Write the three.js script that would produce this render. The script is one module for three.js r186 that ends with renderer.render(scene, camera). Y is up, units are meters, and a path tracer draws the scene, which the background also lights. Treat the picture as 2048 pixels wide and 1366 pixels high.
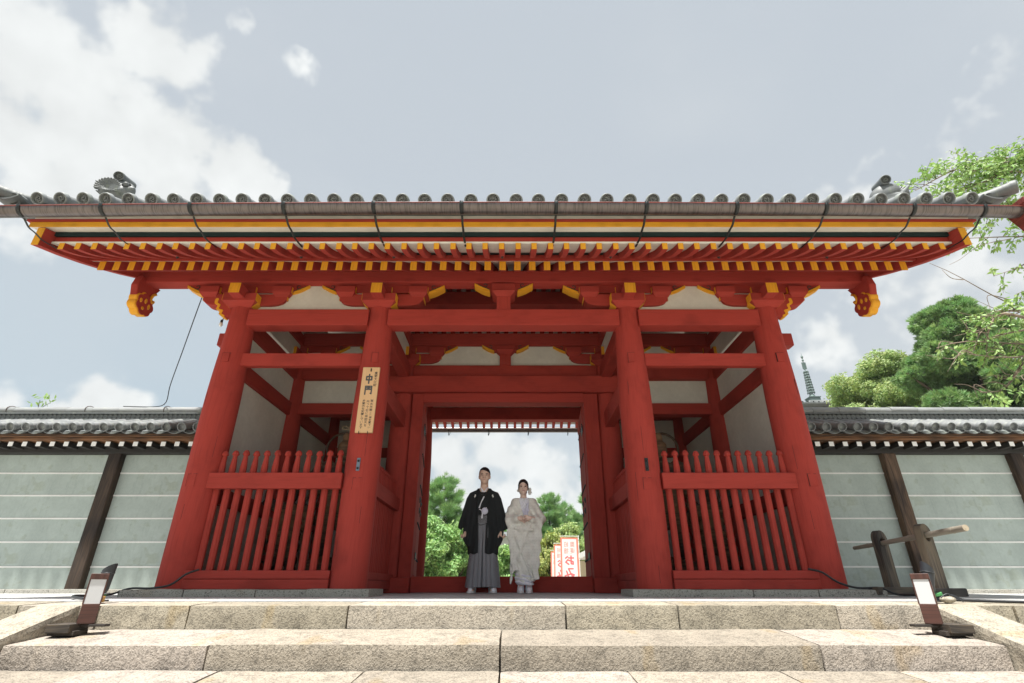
import * as THREE from 'three';
import { RoundedBoxGeometry } from 'three/addons/geometries/RoundedBoxGeometry.js';
import { mergeGeometries } from 'three/addons/utils/BufferGeometryUtils.js';

// ---------------------------------------------------------------- camera, sky, sun, exposure
const scene = new THREE.Scene();
const camera = new THREE.PerspectiveCamera(66.66, 1024 / 683, 0.05, 2000);
camera.position.set(0.115, 0.06, 0);
camera.rotation.set(THREE.MathUtils.degToRad(25.44), 0, 0);
const renderer = new THREE.WebGLRenderer({ antialias: true });
renderer.setSize(1024, 683);
renderer.toneMapping = THREE.LinearToneMapping;
renderer.toneMappingExposure = 2.0;
renderer.shadowMap.enabled = true;
scene.fog = new THREE.FogExp2(new THREE.Color().setRGB(0.72, 0.78, 0.8), 0.0003);

const sun = new THREE.DirectionalLight(new THREE.Color(1, 0.965, 0.91), 5.0);
sun.position.set(-6, 40, 10.4);
sun.castShadow = true; sun.shadow.radius = 5;
sun.shadow.mapSize.set(4096, 4096);
Object.assign(sun.shadow.camera, { left: -25, right: 25, top: 25, bottom: -25, near: 1, far: 120 });
scene.add(sun); sun.target.position.set(0, 0, 0); scene.add(sun.target);

// ---------------------------------------------------------------- random numbers and noise
let seed = 7;
const rnd = () => { seed = (seed + 0x6d2b79f5) | 0; let t = Math.imul(seed ^ (seed >>> 15), 1 | seed); t = (t + Math.imul(t ^ (t >>> 7), 61 | t)) ^ t; return ((t ^ (t >>> 14)) >>> 0) / 4294967296; };
const rr = (a, b) => a + (b - a) * rnd();
const hash = (x, y, z) => { let h = Math.imul(x, 374761393) ^ Math.imul(y, 668265263) ^ Math.imul(z, 2147483647 ^ 1274126177); h = Math.imul(h ^ (h >>> 13), 1274126177); return ((h ^ (h >>> 16)) >>> 0) / 4294967296; };
const fade = (t) => t * t * (3 - 2 * t), mix = (a, b, t) => a + (b - a) * t, clamp = (x, a = 0, b = 1) => Math.max(a, Math.min(b, x));
const sstep = (a, b, x) => fade(clamp((x - a) / (b - a)));
function noise3(x, y, z) {
  const i = Math.floor(x), j = Math.floor(y), k = Math.floor(z), u = fade(x - i), v = fade(y - j), w = fade(z - k);
  const c = (a, b, d) => hash(i + a, j + b, k + d);
  return mix(mix(mix(c(0, 0, 0), c(1, 0, 0), u), mix(c(0, 1, 0), c(1, 1, 0), u), v), mix(mix(c(0, 0, 1), c(1, 0, 1), u), mix(c(0, 1, 1), c(1, 1, 1), u), v), w);
}
const fbm3 = (x, y, z, o = 4) => { let s = 0, a = 0.5, n = 0; for (let i = 0; i < o; i++) { s += a * noise3(x, y, z); n += a; a *= 0.5; x = x * 2.03 + 7.1; y = y * 2.03 + 3.7; z = z * 2.03 + 1.9; } return s / n; };
// tileable value noise on a px x py lattice
function tn(u, v, px, py, s) {
  const x = u * px, y = v * py, i = Math.floor(x), j = Math.floor(y), a = fade(x - i), b = fade(y - j), W = (n, m) => ((n % m) + m) % m;
  const c = (p, q) => hash(W(i + p, px), W(j + q, py), s);
  return mix(mix(c(0, 0), c(1, 0), a), mix(c(0, 1), c(1, 1), a), b);
}
const tf = (u, v, px, py, s, o = 4) => { let r = 0, a = 0.5, n = 0; for (let i = 0; i < o; i++) { r += a * tn(u, v, px << i, py << i, s + i); n += a; a *= 0.5; } return r / n; };

// ---------------------------------------------------------------- sky: haze and cumulus, as air and clouds by direction
{
  const W = 2560, H = W / 2, data = new Float32Array(W * H * 4), D = Math.PI / 180, K = 0.525;
  // clouds: azimuth to the right of north, elevation, angular radius (degrees), strength
  const C = [[-53.9, 39.8, 6.8, 1], [-46.7, 44.6, 4, 1], [-42.1, 46, 1.8, 1], [-48.3, 36.5, 6.7, 1], [-41.9, 37.3, 5.1, 1], [-35.8, 37.3, 3.9, 1], [-32.2, 36.9, 2, 0.9], [-48.1, 30.3, 5.7, 0.9], [-40.5, 33.6, 4.8, 1], [-51, 28.5, 2.4, 0.7], [-55, 33.7, 5, 0.9], [-36, 32.5, 4, 0.8],
    [-31.6, 49.2, 1.1, 0.3], [-30.4, 48.9, 1.2, 0.24], [-40.1, 49.7, 0.9, 0.16], [-33, 44.5, 0.6, 0.2], [-45.3, 13.6, 2.2, 0.9], [-39.4, 14.6, 2.5, 0.9], [-37.3, 14.6, 1.7, 0.8], [-42, 13.2, 2, 0.8], [-49, 13, 4, 0.8],
    [39.4, 26, 7, 0.5], [44.2, 22.5, 6.5, 0.55], [38.9, 31.4, 5.4, 0.35], [55.1, 38.2, 2.2, 0.32], [51.3, 35.1, 2.0, 0.34], [34.3, 22.6, 4, 0.5], [50, 29, 5, 0.5],
    [-1.3, 13.1, 5.9, 0.85], [-6.9, 13, 3.2, 0.8], [4.2, 11, 3.7, 0.8], [-1.3, 7.5, 7, 0.7], [9, 8, 5, 0.7], [-12, 8, 6, 0.7]].map(([a, e, r, s]) => [Math.sin(a * D) * Math.cos(e * D), Math.sin(e * D), -Math.cos(a * D) * Math.cos(e * D), r * D, s]);
  for (let k = 0; k < 60; k++) { const a = rr(75, 285) * D, e = rr(8, 62) * D; C.push([Math.sin(a) * Math.cos(e), Math.sin(e), -Math.cos(a) * Math.cos(e), rr(3, 8) * D, rr(0.5, 1)]); }
  for (let j = 0; j < H; j++) {
    const up = ((j + 0.5) / H - 0.5) * Math.PI, y = Math.sin(up), cu = Math.cos(up), near = C.filter((c) => Math.abs(Math.asin(c[1]) - up) < c[3] * 1.5 + 0.06);
    for (let i = 0; i < W; i++) {
      const ro = ((i + 0.5) / W - 0.5) * 2 * Math.PI, x = Math.cos(ro) * cu, z = Math.sin(ro) * cu, o = (j * W + i) * 4;
      const h = Math.max(0, y), t1 = Math.pow(1 - h, 3), side = clamp(0.5 - x * 0.7);
      let r = mix(0.535, 0.69, t1), g = mix(0.588, 0.735, t1), b = mix(0.648, 0.755, t1);
      const blue = sstep(0.75, 0.1, h) * side; r -= 0.12 * blue; g -= 0.055 * blue; b -= 0.01 * blue;
      if (y < 0) { r = 0.5; g = 0.5; b = 0.47; }
      if (y > -0.02) {
        let d = 0;
        const wx = near.length ? (fbm3(x * 7, y * 7, z * 7, 3) - 0.5) * 0.05 : 0, wy = near.length ? (fbm3(x * 7 + 9, y * 7, z * 7 + 5, 3) - 0.5) * 0.05 : 0, X = x + wx, Y = y + wy;
        for (const c of near) {
          const ex = X - c[0], ey = Y - c[1], ez = z - c[2], q = Math.sqrt(ex * ex + ey * ey + ez * ez) / c[3];
          if (q < 1.45) d = Math.max(d, c[4] * (1.3 - q));
        }
        if (d > 0) {
          const n = fbm3(x * 26, y * 26, z * 26, 6), n2 = fbm3(x * 9 + 3, y * 12, z * 9, 4);
          const a = sstep(0.2, 0.78, d + (n - 0.5) * 1.7), w = 0.84 + (n2 - 0.5) * 0.24 + (n - 0.5) * 0.16;
          r = mix(r, w * 1.0, a * 0.95); g = mix(g, w * 1.025, a * 0.95); b = mix(b, w * 1.02, a * 0.95);
        }
        const veil = sstep(0.35, 0.8, fbm3(x * 3 + 4, y * 5, z * 3, 5)) * 0.22; // thin high haze
        r = mix(r, 0.72, veil); g = mix(g, 0.745, veil); b = mix(b, 0.76, veil);
      }
      data[o] = r * K; data[o + 1] = g * K; data[o + 2] = b * K; data[o + 3] = 1;
    }
  }
  const t = new THREE.DataTexture(data, W, H, THREE.RGBAFormat, THREE.FloatType);
  t.mapping = THREE.EquirectangularReflectionMapping; t.magFilter = THREE.LinearFilter; t.needsUpdate = true;
  scene.background = t; scene.environment = t;
}

// ---------------------------------------------------------------- textures
function tex(n, f, srgb = true, m = n) {
  const d = new Uint8Array(n * m * 4);
  for (let j = 0; j < m; j++) for (let i = 0; i < n; i++) {
    const c = f(i / n, j / m, i, j), o = (j * n + i) * 4;
    if (c.length) for (let k = 0; k < 3; k++) d[o + k] = clamp(c[k]) * 255; else d[o] = d[o + 1] = d[o + 2] = clamp(c) * 255;
    d[o + 3] = 255;
  }
  const t = new THREE.DataTexture(d, n, m); t.wrapS = t.wrapT = THREE.RepeatWrapping; t.magFilter = THREE.LinearFilter;
  if (srgb) t.colorSpace = THREE.SRGBColorSpace; t.needsUpdate = true; return t;
}
const rep = (t, x, y = x) => { const c = t.clone(); c.repeat.set(x, y); c.needsUpdate = true; return c; };
const grainF = (u, v) => { const w = v + (tf(u, v, 3, 3, 5, 2) - 0.5) * 0.05; return 0.55 * tf(u, w, 3, 40, 11, 3) + 0.3 * tf(u, w, 6, 128, 23, 2) + 0.15 * tf(u, v, 4, 4, 31, 4); };
const T = {};
T.grain = tex(512, (u, v) => { const g = grainF(u, v), p = tf(u, v, 3, 3, 77, 5); return 0.99 - 0.3 * Math.abs(g - 0.5) - 0.1 * sstep(0.5, 0.8, p) + (hash(u * 512 | 0, v * 512 | 0, 3) - 0.5) * 0.03; });
T.grainBump = tex(512, (u, v) => { const g = grainF(u, v), k = tf(u, v, 2, 24, 91, 2); return 0.75 * g + 0.25 - 0.5 * sstep(0.80, 0.86, k); }, false);
T.weather = tex(512, (u, v) => { const g = grainF(u, v), p = tf(u, v, 2, 4, 57, 4), s = sstep(0.35, 0.75, g * 0.6 + p * 0.5); return [mix(0.42, 1.0, s), mix(0.4, 0.93, s), mix(0.4, 0.84, s)]; });
T.plaster = tex(512, (u, v) => { const p = tf(u, v, 3, 3, 201, 5), q = tf(u, v, 24, 24, 205, 3); const k = 0.93 + 0.08 * (p - 0.5) + 0.05 * (q - 0.5); return [k, k * 0.995, k * 0.985]; });
T.wallPlaster = tex(1024, (u, v) => {
  const p = tf(u, v, 4, 4, 301, 6), q = tf(u, v, 40, 40, 305, 3), st = tf(u, v, 10, 12, 311, 5), dr = tf(u, v, 36, 5, 331, 4), m = sstep(0.62, 0.72, st) * sstep(0.4, 0.62, p), k = 0.93 + 0.13 * (p - 0.5) + 0.05 * (q - 0.5) - 0.025 * sstep(0.6, 0.75, dr);
  return [k - 0.05 * m, k - 0.055 * m, k - 0.08 * m];
});
T.fineBump = tex(256, (u, v) => tf(u, v, 16, 16, 401, 4), false);
const speck = (u, v, s) => { const a = tf(u, v, 120, 120, s, 2), b = tf(u, v, 200, 200, s + 9, 2); return [a, b]; };
T.granite = tex(1024, (u, v) => { const [a, b] = speck(u, v, 501), p = tf(u, v, 5, 5, 511, 5); let k = 0.9 + 0.1 * (p - 0.5) - 0.3 * sstep(0.6, 0.78, a) + 0.1 * sstep(0.62, 0.8, b); const o = sstep(0.66, 0.82, tf(u, v, 4, 3, 521, 4)) * 0.07; return [k, k * 0.985 - o * 0.5, k * 0.94 - o]; });
T.graniteRough = tex(1024, (u, v) => { const [a, b] = speck(u, v, 601), p = tf(u, v, 6, 6, 611, 6), lk = tf(u, v, 20, 20, 631, 4); let k = 0.88 + 0.14 * (p - 0.5) - 0.18 * sstep(0.5, 0.78, a) + 0.1 * sstep(0.55, 0.8, b) - 0.08 * sstep(0.54, 0.72, lk); const o = sstep(0.68, 0.82, tf(u, v, 5, 2, 621, 4)) * 0.08; return [k, k * 0.97 - o * 0.35, k * 0.92 - o]; });
T.graniteBump = tex(1024, (u, v) => { const [a, b] = speck(u, v, 601); return 0.5 * tf(u, v, 12, 12, 651, 5) + 0.3 * a + 0.2 * b; }, false);
T.tile = tex(512, (u, v) => { const p = tf(u, v, 4, 4, 701, 5), q = tf(u, v, 60, 60, 703, 2), l = sstep(0.62, 0.75, tf(u, v, 14, 14, 709, 4)); const k = 0.84 + 0.26 * (p - 0.5) + 0.07 * (q - 0.5); return [k + 0.08 * l, k + 0.09 * l, k + 0.04 * l]; });
T.rust = tex(512, (u, v) => { const p = tf(u, v, 110, 2, 801, 3), q = tf(u, v, 6, 4, 803, 5); const k = 0.82 + 0.16 * (q - 0.5) - 0.16 * sstep(0.45, 0.8, p); return [k, k * 0.93, k * 0.9]; });
T.floor = tex(512, (u, v) => { const p = tf(u, v, 3, 3, 901, 6), q = tf(u, v, 100, 100, 903, 2); return 0.84 + 0.18 * (p - 0.5) + 0.16 * (q - 0.5); });
T.gravel = tex(1024, (u, v) => { const q = tf(u, v, 160, 160, 953, 2), p = tf(u, v, 5, 5, 951, 5); const k = 0.82 + 0.3 * (q - 0.5) + 0.14 * (p - 0.5); return [k, k * 0.97, k * 0.9]; });
T.stripe = tex(256, (u, v) => { const s = (u * 64) % 1, k = s < 0.42 ? 0.42 : s < 0.5 ? 0.6 : 1; return k; });
T.brocade = tex(512, (u, v) => { const a = tf(u, v, 6, 6, 961, 3), b = Math.sin(a * 40), c = Math.sin((u * 8 + v * 8 + a) * 6.283) * Math.sin((u * 8 - v * 8 + a) * 6.283); const k = 0.975 + 0.02 * sstep(-0.2, 0.3, b) - 0.03 * sstep(0.25, 0.6, c); return [k, k * 0.99, k * 0.955]; });
T.bark = tex(512, (u, v) => { const k = 0.6 + 0.6 * (tf(u, v, 10, 3, 971, 5) - 0.4); return [k, k * 0.95, k * 0.88]; });

const L = (r, g, b) => new THREE.Color().setRGB(r, g, b);
const std = (c, o = {}) => new THREE.MeshStandardMaterial({ color: L(...c), roughness: 0.7, metalness: 0, ...o });
const wood = (c, o = {}) => new THREE.MeshPhysicalMaterial({ color: L(...c), metalness: 0, specularIntensity: 0.35, map: T.grain, bumpMap: T.grainBump, bumpScale: 0.0022, roughness: 0.78, ...o });
const M = {
  red: wood([0.37, 0.048, 0.036], { bumpScale: 0.003 }), yellow: wood([0.78, 0.37, 0.028], { roughness: 0.55 }), black: std([0.012, 0.02, 0.02], { roughness: 0.5 }), green: wood([0.014, 0.03, 0.032]),
  white: std([0.72, 0.73, 0.68], { map: T.plaster, bumpMap: T.fineBump, bumpScale: 0.001, roughness: 0.9 }), soffit: wood([0.76, 0.74, 0.67], { roughness: 0.85 }),
  iron: std([0.02, 0.023, 0.024], { roughness: 0.5, metalness: 0.4 }), gutter: std([0.24, 0.245, 0.26], { map: T.rust, roughness: 0.38, metalness: 0.7 }), gutterRed: std([0.3, 0.07, 0.06], { map: T.rust, roughness: 0.5 }),
  cap: std([0.27, 0.29, 0.295], { map: T.tile, roughness: 0.55 }), tile: std([0.19, 0.208, 0.212], { map: T.tile, bumpMap: T.fineBump, bumpScale: 0.002, roughness: 0.55 }), tileDark: std([0.16, 0.18, 0.185], { map: T.tile, roughness: 0.6 }), tileRow: std([0.31, 0.325, 0.33], { map: T.tile, bumpMap: T.fineBump, bumpScale: 0.002, roughness: 0.48 }),
  stone: std([0.4, 0.4, 0.39], { map: T.granite, bumpMap: T.graniteBump, bumpScale: 0.004, roughness: 0.85 }), stoneTan: std([0.46, 0.44, 0.395], { map: T.graniteRough, bumpMap: T.graniteBump, bumpScale: 0.007, roughness: 0.9 }), stoneBrown: std([0.42, 0.395, 0.37], { map: T.graniteRough, bumpMap: T.graniteBump, bumpScale: 0.009, roughness: 0.92 }),
  floor: std([0.74, 0.745, 0.73], { map: T.floor, bumpMap: T.fineBump, bumpScale: 0.002, roughness: 0.75 }), ground: std([0.58, 0.57, 0.54], { map: T.gravel, roughness: 0.95 }),
  wall: std([0.43, 0.495, 0.46], { map: T.wallPlaster, bumpMap: T.fineBump, bumpScale: 0.001, roughness: 0.92 }), line: std([0.82, 0.83, 0.82], { map: T.plaster, roughness: 0.8 }),
  dark: std([0.06, 0.044, 0.034], { map: T.weather, bumpMap: T.grainBump, bumpScale: 0.003, roughness: 0.8 }), blackWood: std([0.02, 0.018, 0.016], { map: T.grain, bumpMap: T.grainBump, bumpScale: 0.002, roughness: 0.75 }), brownWood: std([0.23, 0.125, 0.065], { map: T.weather, bumpMap: T.grainBump, bumpScale: 0.003, roughness: 0.8 }),
  postWood: std([0.15, 0.11, 0.085], { map: T.weather, bumpMap: T.grainBump, bumpScale: 0.003, roughness: 0.85 }), grey: std([0.13, 0.12, 0.105], { map: T.weather, bumpMap: T.grainBump, bumpScale: 0.004, roughness: 0.85 }), bamboo: std([0.25, 0.225, 0.18], { map: T.grain, roughness: 0.6 }), bambooEnd: std([0.45, 0.38, 0.28], { map: T.grain, roughness: 0.8 }),
  paint: std([0.8, 0.8, 0.78], { roughness: 0.6 }), carve: std([0.17, 0.11, 0.065], { map: T.weather, roughness: 0.8 }), board: std([0.68, 0.44, 0.23], { map: T.grain, roughness: 0.6 }),
  bark: std([0.16, 0.125, 0.1], { map: T.bark, bumpMap: T.bark, bumpScale: 0.02, roughness: 0.95 }), barkGrey: std([0.52, 0.45, 0.4], { map: T.bark, roughness: 0.9 }),
  cable: std([0.015, 0.016, 0.018], { roughness: 0.5 }),
};
M.stoneVar = (m) => [0.86, 1, 1.1].map((k) => { const c = m.clone(); c.color.multiplyScalar(k); c.color.b *= k > 1 ? 1.03 : 0.97; return c; });
for (const k of ['stoneTan', 'stoneBrown']) M[k + 's'] = M.stoneVar(M[k]);
const leafMat = (c, t = 0.35) => new THREE.MeshPhysicalMaterial({ color: L(...c), roughness: 0.75, transmission: t, thickness: 0, side: THREE.DoubleSide });

// ---------------------------------------------------------------- building helpers
const used = new Map();
function numbered(name) { const n = used.get(name) ?? 0; used.set(name, n + 1); return n ? name + '_' + String(n).padStart(3, '0') : name; }
function shadow(o) { o.castShadow = true; o.receiveShadow = true; return o; }
function obj(name, geos, mat, parent = scene) {
  const list = (Array.isArray(geos) ? geos : [geos]).map((g) => (g.index ? g.toNonIndexed() : g));
  for (const g of list) { for (const k of Object.keys(g.attributes)) if (!['position', 'normal', 'uv'].includes(k)) g.deleteAttribute(k); g.clearGroups?.(); if (!g.attributes.uv) g.setAttribute('uv', new THREE.BufferAttribute(new Float32Array(g.attributes.position.count * 2), 2)); }
  const m = shadow(new THREE.Mesh(list.length > 1 ? mergeGeometries(list) : list[0], mat));
  m.name = parent === scene ? numbered(name) : name; parent.add(m); return m;
}
function part(name, geo, mat, parent, x = 0, y = 0, z = 0, ry = 0) { // a part that shares its geometry
  const m = shadow(new THREE.Mesh(geo, mat)); m.name = name; m.position.set(x, y, z); m.rotation.y = ry; parent.add(m); return m;
}
function sub(name, parent) { const g = new THREE.Group(); g.name = name; parent.add(g); return g; }
function tag(o, label, category, group) { o.userData.label = label; o.userData.category = category; if (group) o.userData.group = group; return o; }
function thing(name, label, category, [x, y, z] = [0, 0, 0], turn = 0, group) {
  const o = new THREE.Group(); o.name = numbered(name); scene.add(o); o.position.set(x, y, z); o.rotation.y = turn; return tag(o, label, category, group);
}
const struct = (o) => { o.userData.kind = 'structure'; return o; };
function dup(root, name, [x, y, z], turn, label) { const r = root.clone(); r.name = numbered(name); scene.add(r); r.position.set(x, y, z); r.rotation.y = turn; r.userData = { ...root.userData, label }; return r; }

// texture coordinates in metres, grain (u) along the longest side or along a given axis
function muv(g, axis = -1) {
  if (g.index) g = g.toNonIndexed();
  const p = g.attributes.position, n = p.count, uv = new Float32Array(n * 2), ox = rnd(), oy = rnd();
  g.computeBoundingBox(); const s = g.boundingBox.getSize(new THREE.Vector3()).toArray();
  const a = new THREE.Vector3(), b = new THREE.Vector3(), c = new THREE.Vector3();
  for (let i = 0; i < n; i += 3) {
    a.fromBufferAttribute(p, i); b.fromBufferAttribute(p, i + 1).sub(a); c.fromBufferAttribute(p, i + 2).sub(a);
    const N = b.cross(c).toArray().map(Math.abs), k = N[0] > N[1] && N[0] > N[2] ? 0 : N[1] > N[2] ? 1 : 2, r = [0, 1, 2].filter((q) => q !== k);
    let [e, f] = r; if (axis >= 0 ? f === axis : s[f] > s[e]) [e, f] = [f, e];
    for (let q = 0; q < 3; q++) { const v = [p.getX(i + q), p.getY(i + q), p.getZ(i + q)]; uv[(i + q) * 2] = v[e] + ox; uv[(i + q) * 2 + 1] = v[f] + oy; }
  }
  g.setAttribute('uv', new THREE.BufferAttribute(uv, 2)); return g;
}
// chamfered box between two corners
function bx(x0, x1, y0, y1, z0, z1, bev = 0.008, axis = -1) {
  const w = Math.abs(x1 - x0), h = Math.abs(y1 - y0), d = Math.abs(z1 - z0), r = Math.min(bev, w * 0.3, h * 0.3, d * 0.3);
  const g = r > 0.0005 ? new RoundedBoxGeometry(w, h, d, 1, r) : new THREE.BoxGeometry(w, h, d);
  g.translate((x0 + x1) / 2, (y0 + y1) / 2, (z0 + z1) / 2); return muv(g, axis);
}
// outline in (depth, height) swept along x; world z = z0 - depth
function prismX(pts, x0, x1, z0 = 0) {
  const s = new THREE.Shape(pts.map(([a, b]) => new THREE.Vector2(a, b)));
  const g = new THREE.ExtrudeGeometry(s, { depth: x1 - x0, bevelEnabled: false, steps: 1 }); g.rotateY(Math.PI / 2); g.translate(x0, 0, z0); return muv(g);
}
// outline in (x, y) with thickness along z, centred
function plate(pts, t, bev = 0, z = 0) {
  const s = Array.isArray(pts) ? new THREE.Shape(pts.map(([a, b]) => new THREE.Vector2(a, b))) : pts;
  const g = new THREE.ExtrudeGeometry(s, { depth: t - 2 * bev, bevelEnabled: bev > 0, bevelSize: bev, bevelThickness: bev, bevelOffset: -bev, bevelSegments: 1, curveSegments: 8 }); g.translate(0, 0, z - t / 2 + bev); return muv(g);
}
const V = (x, y, z) => new THREE.Vector3(x, y, z);
function tube(pts, r, seg = 24, rad = 6, closed = false) { return new THREE.TubeGeometry(new THREE.CatmullRomCurve3(pts.map((p) => V(...p)), closed, 'centripetal'), seg, r, rad, closed); }
function taper(pts, r0, r1, seg = 8, rad = 6) { // tube that narrows
  const c = new THREE.CatmullRomCurve3(pts.map((p) => V(...p))), g = new THREE.TubeGeometry(c, seg, 1, rad), p = g.attributes.position, q = V(0, 0, 0), t = V(0, 0, 0);
  for (let i = 0; i <= seg; i++) { c.getPointAt(i / seg, q); const r = mix(r0, r1, i / seg); for (let j = 0; j <= rad; j++) { const k = i * (rad + 1) + j; t.fromBufferAttribute(p, k).sub(q).multiplyScalar(r).add(q); p.setXYZ(k, t.x, t.y, t.z); } }
  return g;
}
function post(r0, r1, y0, y1, seg = 24, rows = 8, prof) { // round timber with metres in u (along) and v (round)
  const pts = []; for (let i = 0; i <= rows; i++) { const t = i / rows; pts.push(new THREE.Vector2(prof ? prof(t) : mix(r0, r1, t), mix(y0, y1, t))); }
  const g = new THREE.LatheGeometry(pts, seg), uv = g.attributes.uv, p = g.attributes.position, o = rnd();
  for (let i = 0; i < uv.count; i++) uv.setXY(i, p.getY(i) + o, uv.getX(i) * 6.283 * r0);
  return g;
}
function frustum(w0, w1, y0, y1) { const g = new THREE.CylinderGeometry(w1 * Math.SQRT1_2, w0 * Math.SQRT1_2, y1 - y0, 4, 1, false); g.rotateY(Math.PI / 4); g.translate(0, (y0 + y1) / 2, 0); const f = g.toNonIndexed(); f.computeVertexNormals(); return muv(f); }

// ---------------------------------------------------------------- signed distance modelling (surface nets)
const smin = (a, b, k) => { const h = clamp(0.5 + 0.5 * (b - a) / k); return mix(b, a, h) - k * h * (1 - h); };
const smax = (a, b, k) => -smin(-a, -b, k);
function cap(x, y, z, A, B, ra, rb) {
  const bx_ = B[0] - A[0], by = B[1] - A[1], bz = B[2] - A[2], t = clamp(((x - A[0]) * bx_ + (y - A[1]) * by + (z - A[2]) * bz) / (bx_ * bx_ + by * by + bz * bz + 1e-9));
  return Math.hypot(x - A[0] - bx_ * t, y - A[1] - by * t, z - A[2] - bz * t) - mix(ra, rb, t);
}
const ell = (x, y, z, c, r) => { const a = (x - c[0]) / r[0], b = (y - c[1]) / r[1], d = (z - c[2]) / r[2], k = Math.hypot(a, b, d); return (k - 1) * Math.min(r[0], r[1], r[2]) * (k < 1 ? 1 : 1 + 0 * k); };
const sbox = (x, y, z, c, s, r = 0) => { const a = Math.abs(x - c[0]) - s[0] + r, b = Math.abs(y - c[1]) - s[1] + r, d = Math.abs(z - c[2]) - s[2] + r; return Math.hypot(Math.max(a, 0), Math.max(b, 0), Math.max(d, 0)) + Math.min(Math.max(a, b, d), 0) - r; };
function poly2(px, py, P) { // signed distance to a polygon
  let d = 1e9, s = 1;
  for (let i = 0, j = P.length - 1; i < P.length; j = i++) {
    const ex = P[j][0] - P[i][0], ey = P[j][1] - P[i][1], wx = px - P[i][0], wy = py - P[i][1], t = clamp((wx * ex + wy * ey) / (ex * ex + ey * ey));
    d = Math.min(d, Math.hypot(wx - ex * t, wy - ey * t));
    const c1 = py >= P[i][1], c2 = py < P[j][1], c3 = ex * wy > ey * wx; if ((c1 && c2 && c3) || (!c1 && !c2 && !c3)) s = -s;
  }
  return s * d;
}
function nets(f, lo, hi, h, uvs = 1) {
  const n = [0, 1, 2].map((k) => Math.ceil((hi[k] - lo[k]) / h) + 1), [nx, ny, nz] = n, F = new Float32Array(nx * ny * nz);
  for (let k = 0, o = 0; k < nz; k++) for (let j = 0; j < ny; j++) for (let i = 0; i < nx; i++, o++) F[o] = f(lo[0] + i * h, lo[1] + j * h, lo[2] + k * h);
  const id = new Int32Array(nx * ny * nz).fill(-1), P = [], I = [], off = [0, 1, nx, nx + 1, nx * ny, nx * ny + 1, nx * ny + nx, nx * ny + nx + 1];
  const E = [[0, 1], [2, 3], [4, 5], [6, 7], [0, 2], [1, 3], [4, 6], [5, 7], [0, 4], [1, 5], [2, 6], [3, 7]];
  for (let k = 0; k < nz - 1; k++) for (let j = 0; j < ny - 1; j++) for (let i = 0; i < nx - 1; i++) {
    const o = i + nx * (j + ny * k); let neg = 0; for (const q of off) if (F[o + q] < 0) neg++;
    if (!neg || neg === 8) continue;
    let x = 0, y = 0, z = 0, c = 0;
    for (const [a, b] of E) { const fa = F[o + off[a]], fb = F[o + off[b]]; if ((fa < 0) === (fb < 0)) continue; const t = fa / (fa - fb); x += mix(a & 1, b & 1, t); y += mix((a >> 1) & 1, (b >> 1) & 1, t); z += mix(a >> 2, b >> 2, t); c++; }
    id[o] = P.length / 3; P.push(lo[0] + (i + x / c) * h, lo[1] + (j + y / c) * h, lo[2] + (k + z / c) * h);
  }
  const st = [1, nx, nx * ny];
  for (let k = 1; k < nz - 1; k++) for (let j = 1; j < ny - 1; j++) for (let i = 1; i < nx - 1; i++) {
    const o = i + nx * (j + ny * k);
    for (let a = 0; a < 3; a++) {
      const s = F[o] < 0; if (s === F[o + st[a]] < 0) continue;
      const u = st[(a + 1) % 3], v = st[(a + 2) % 3], q = [id[o], id[o - u], id[o - u - v], id[o - v]]; if (q.includes(-1)) continue;
      if (s) I.push(q[0], q[1], q[2], q[0], q[2], q[3]); else I.push(q[0], q[2], q[1], q[0], q[3], q[2]);
    }
  }
  const g = new THREE.BufferGeometry(); g.setAttribute('position', new THREE.BufferAttribute(new Float32Array(P), 3)); g.setIndex(I); g.computeVertexNormals();
  const uv = new Float32Array(P.length / 3 * 2); for (let i = 0; i < P.length / 3; i++) { uv[i * 2] = (P[i * 3] + 0.5 * P[i * 3 + 2]) * uvs; uv[i * 2 + 1] = P[i * 3 + 1] * uvs; }
  g.setAttribute('uv', new THREE.BufferAttribute(uv, 2)); return g;
}
// ================================================================ THE GROUND, THE PLATFORM AND THE STEPS
const rectUV = (w, d) => { const g = new THREE.PlaneGeometry(w, d, 1, 1); g.rotateX(-Math.PI / 2); const p = g.attributes.position, uv = g.attributes.uv; for (let i = 0; i < 4; i++) uv.setXY(i, p.getX(i) / 1.5, p.getZ(i) / 1.5); return g; };
struct(obj('ground', rectUV(900, 900).translate(0, -0.62, 0), M.ground));

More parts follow.
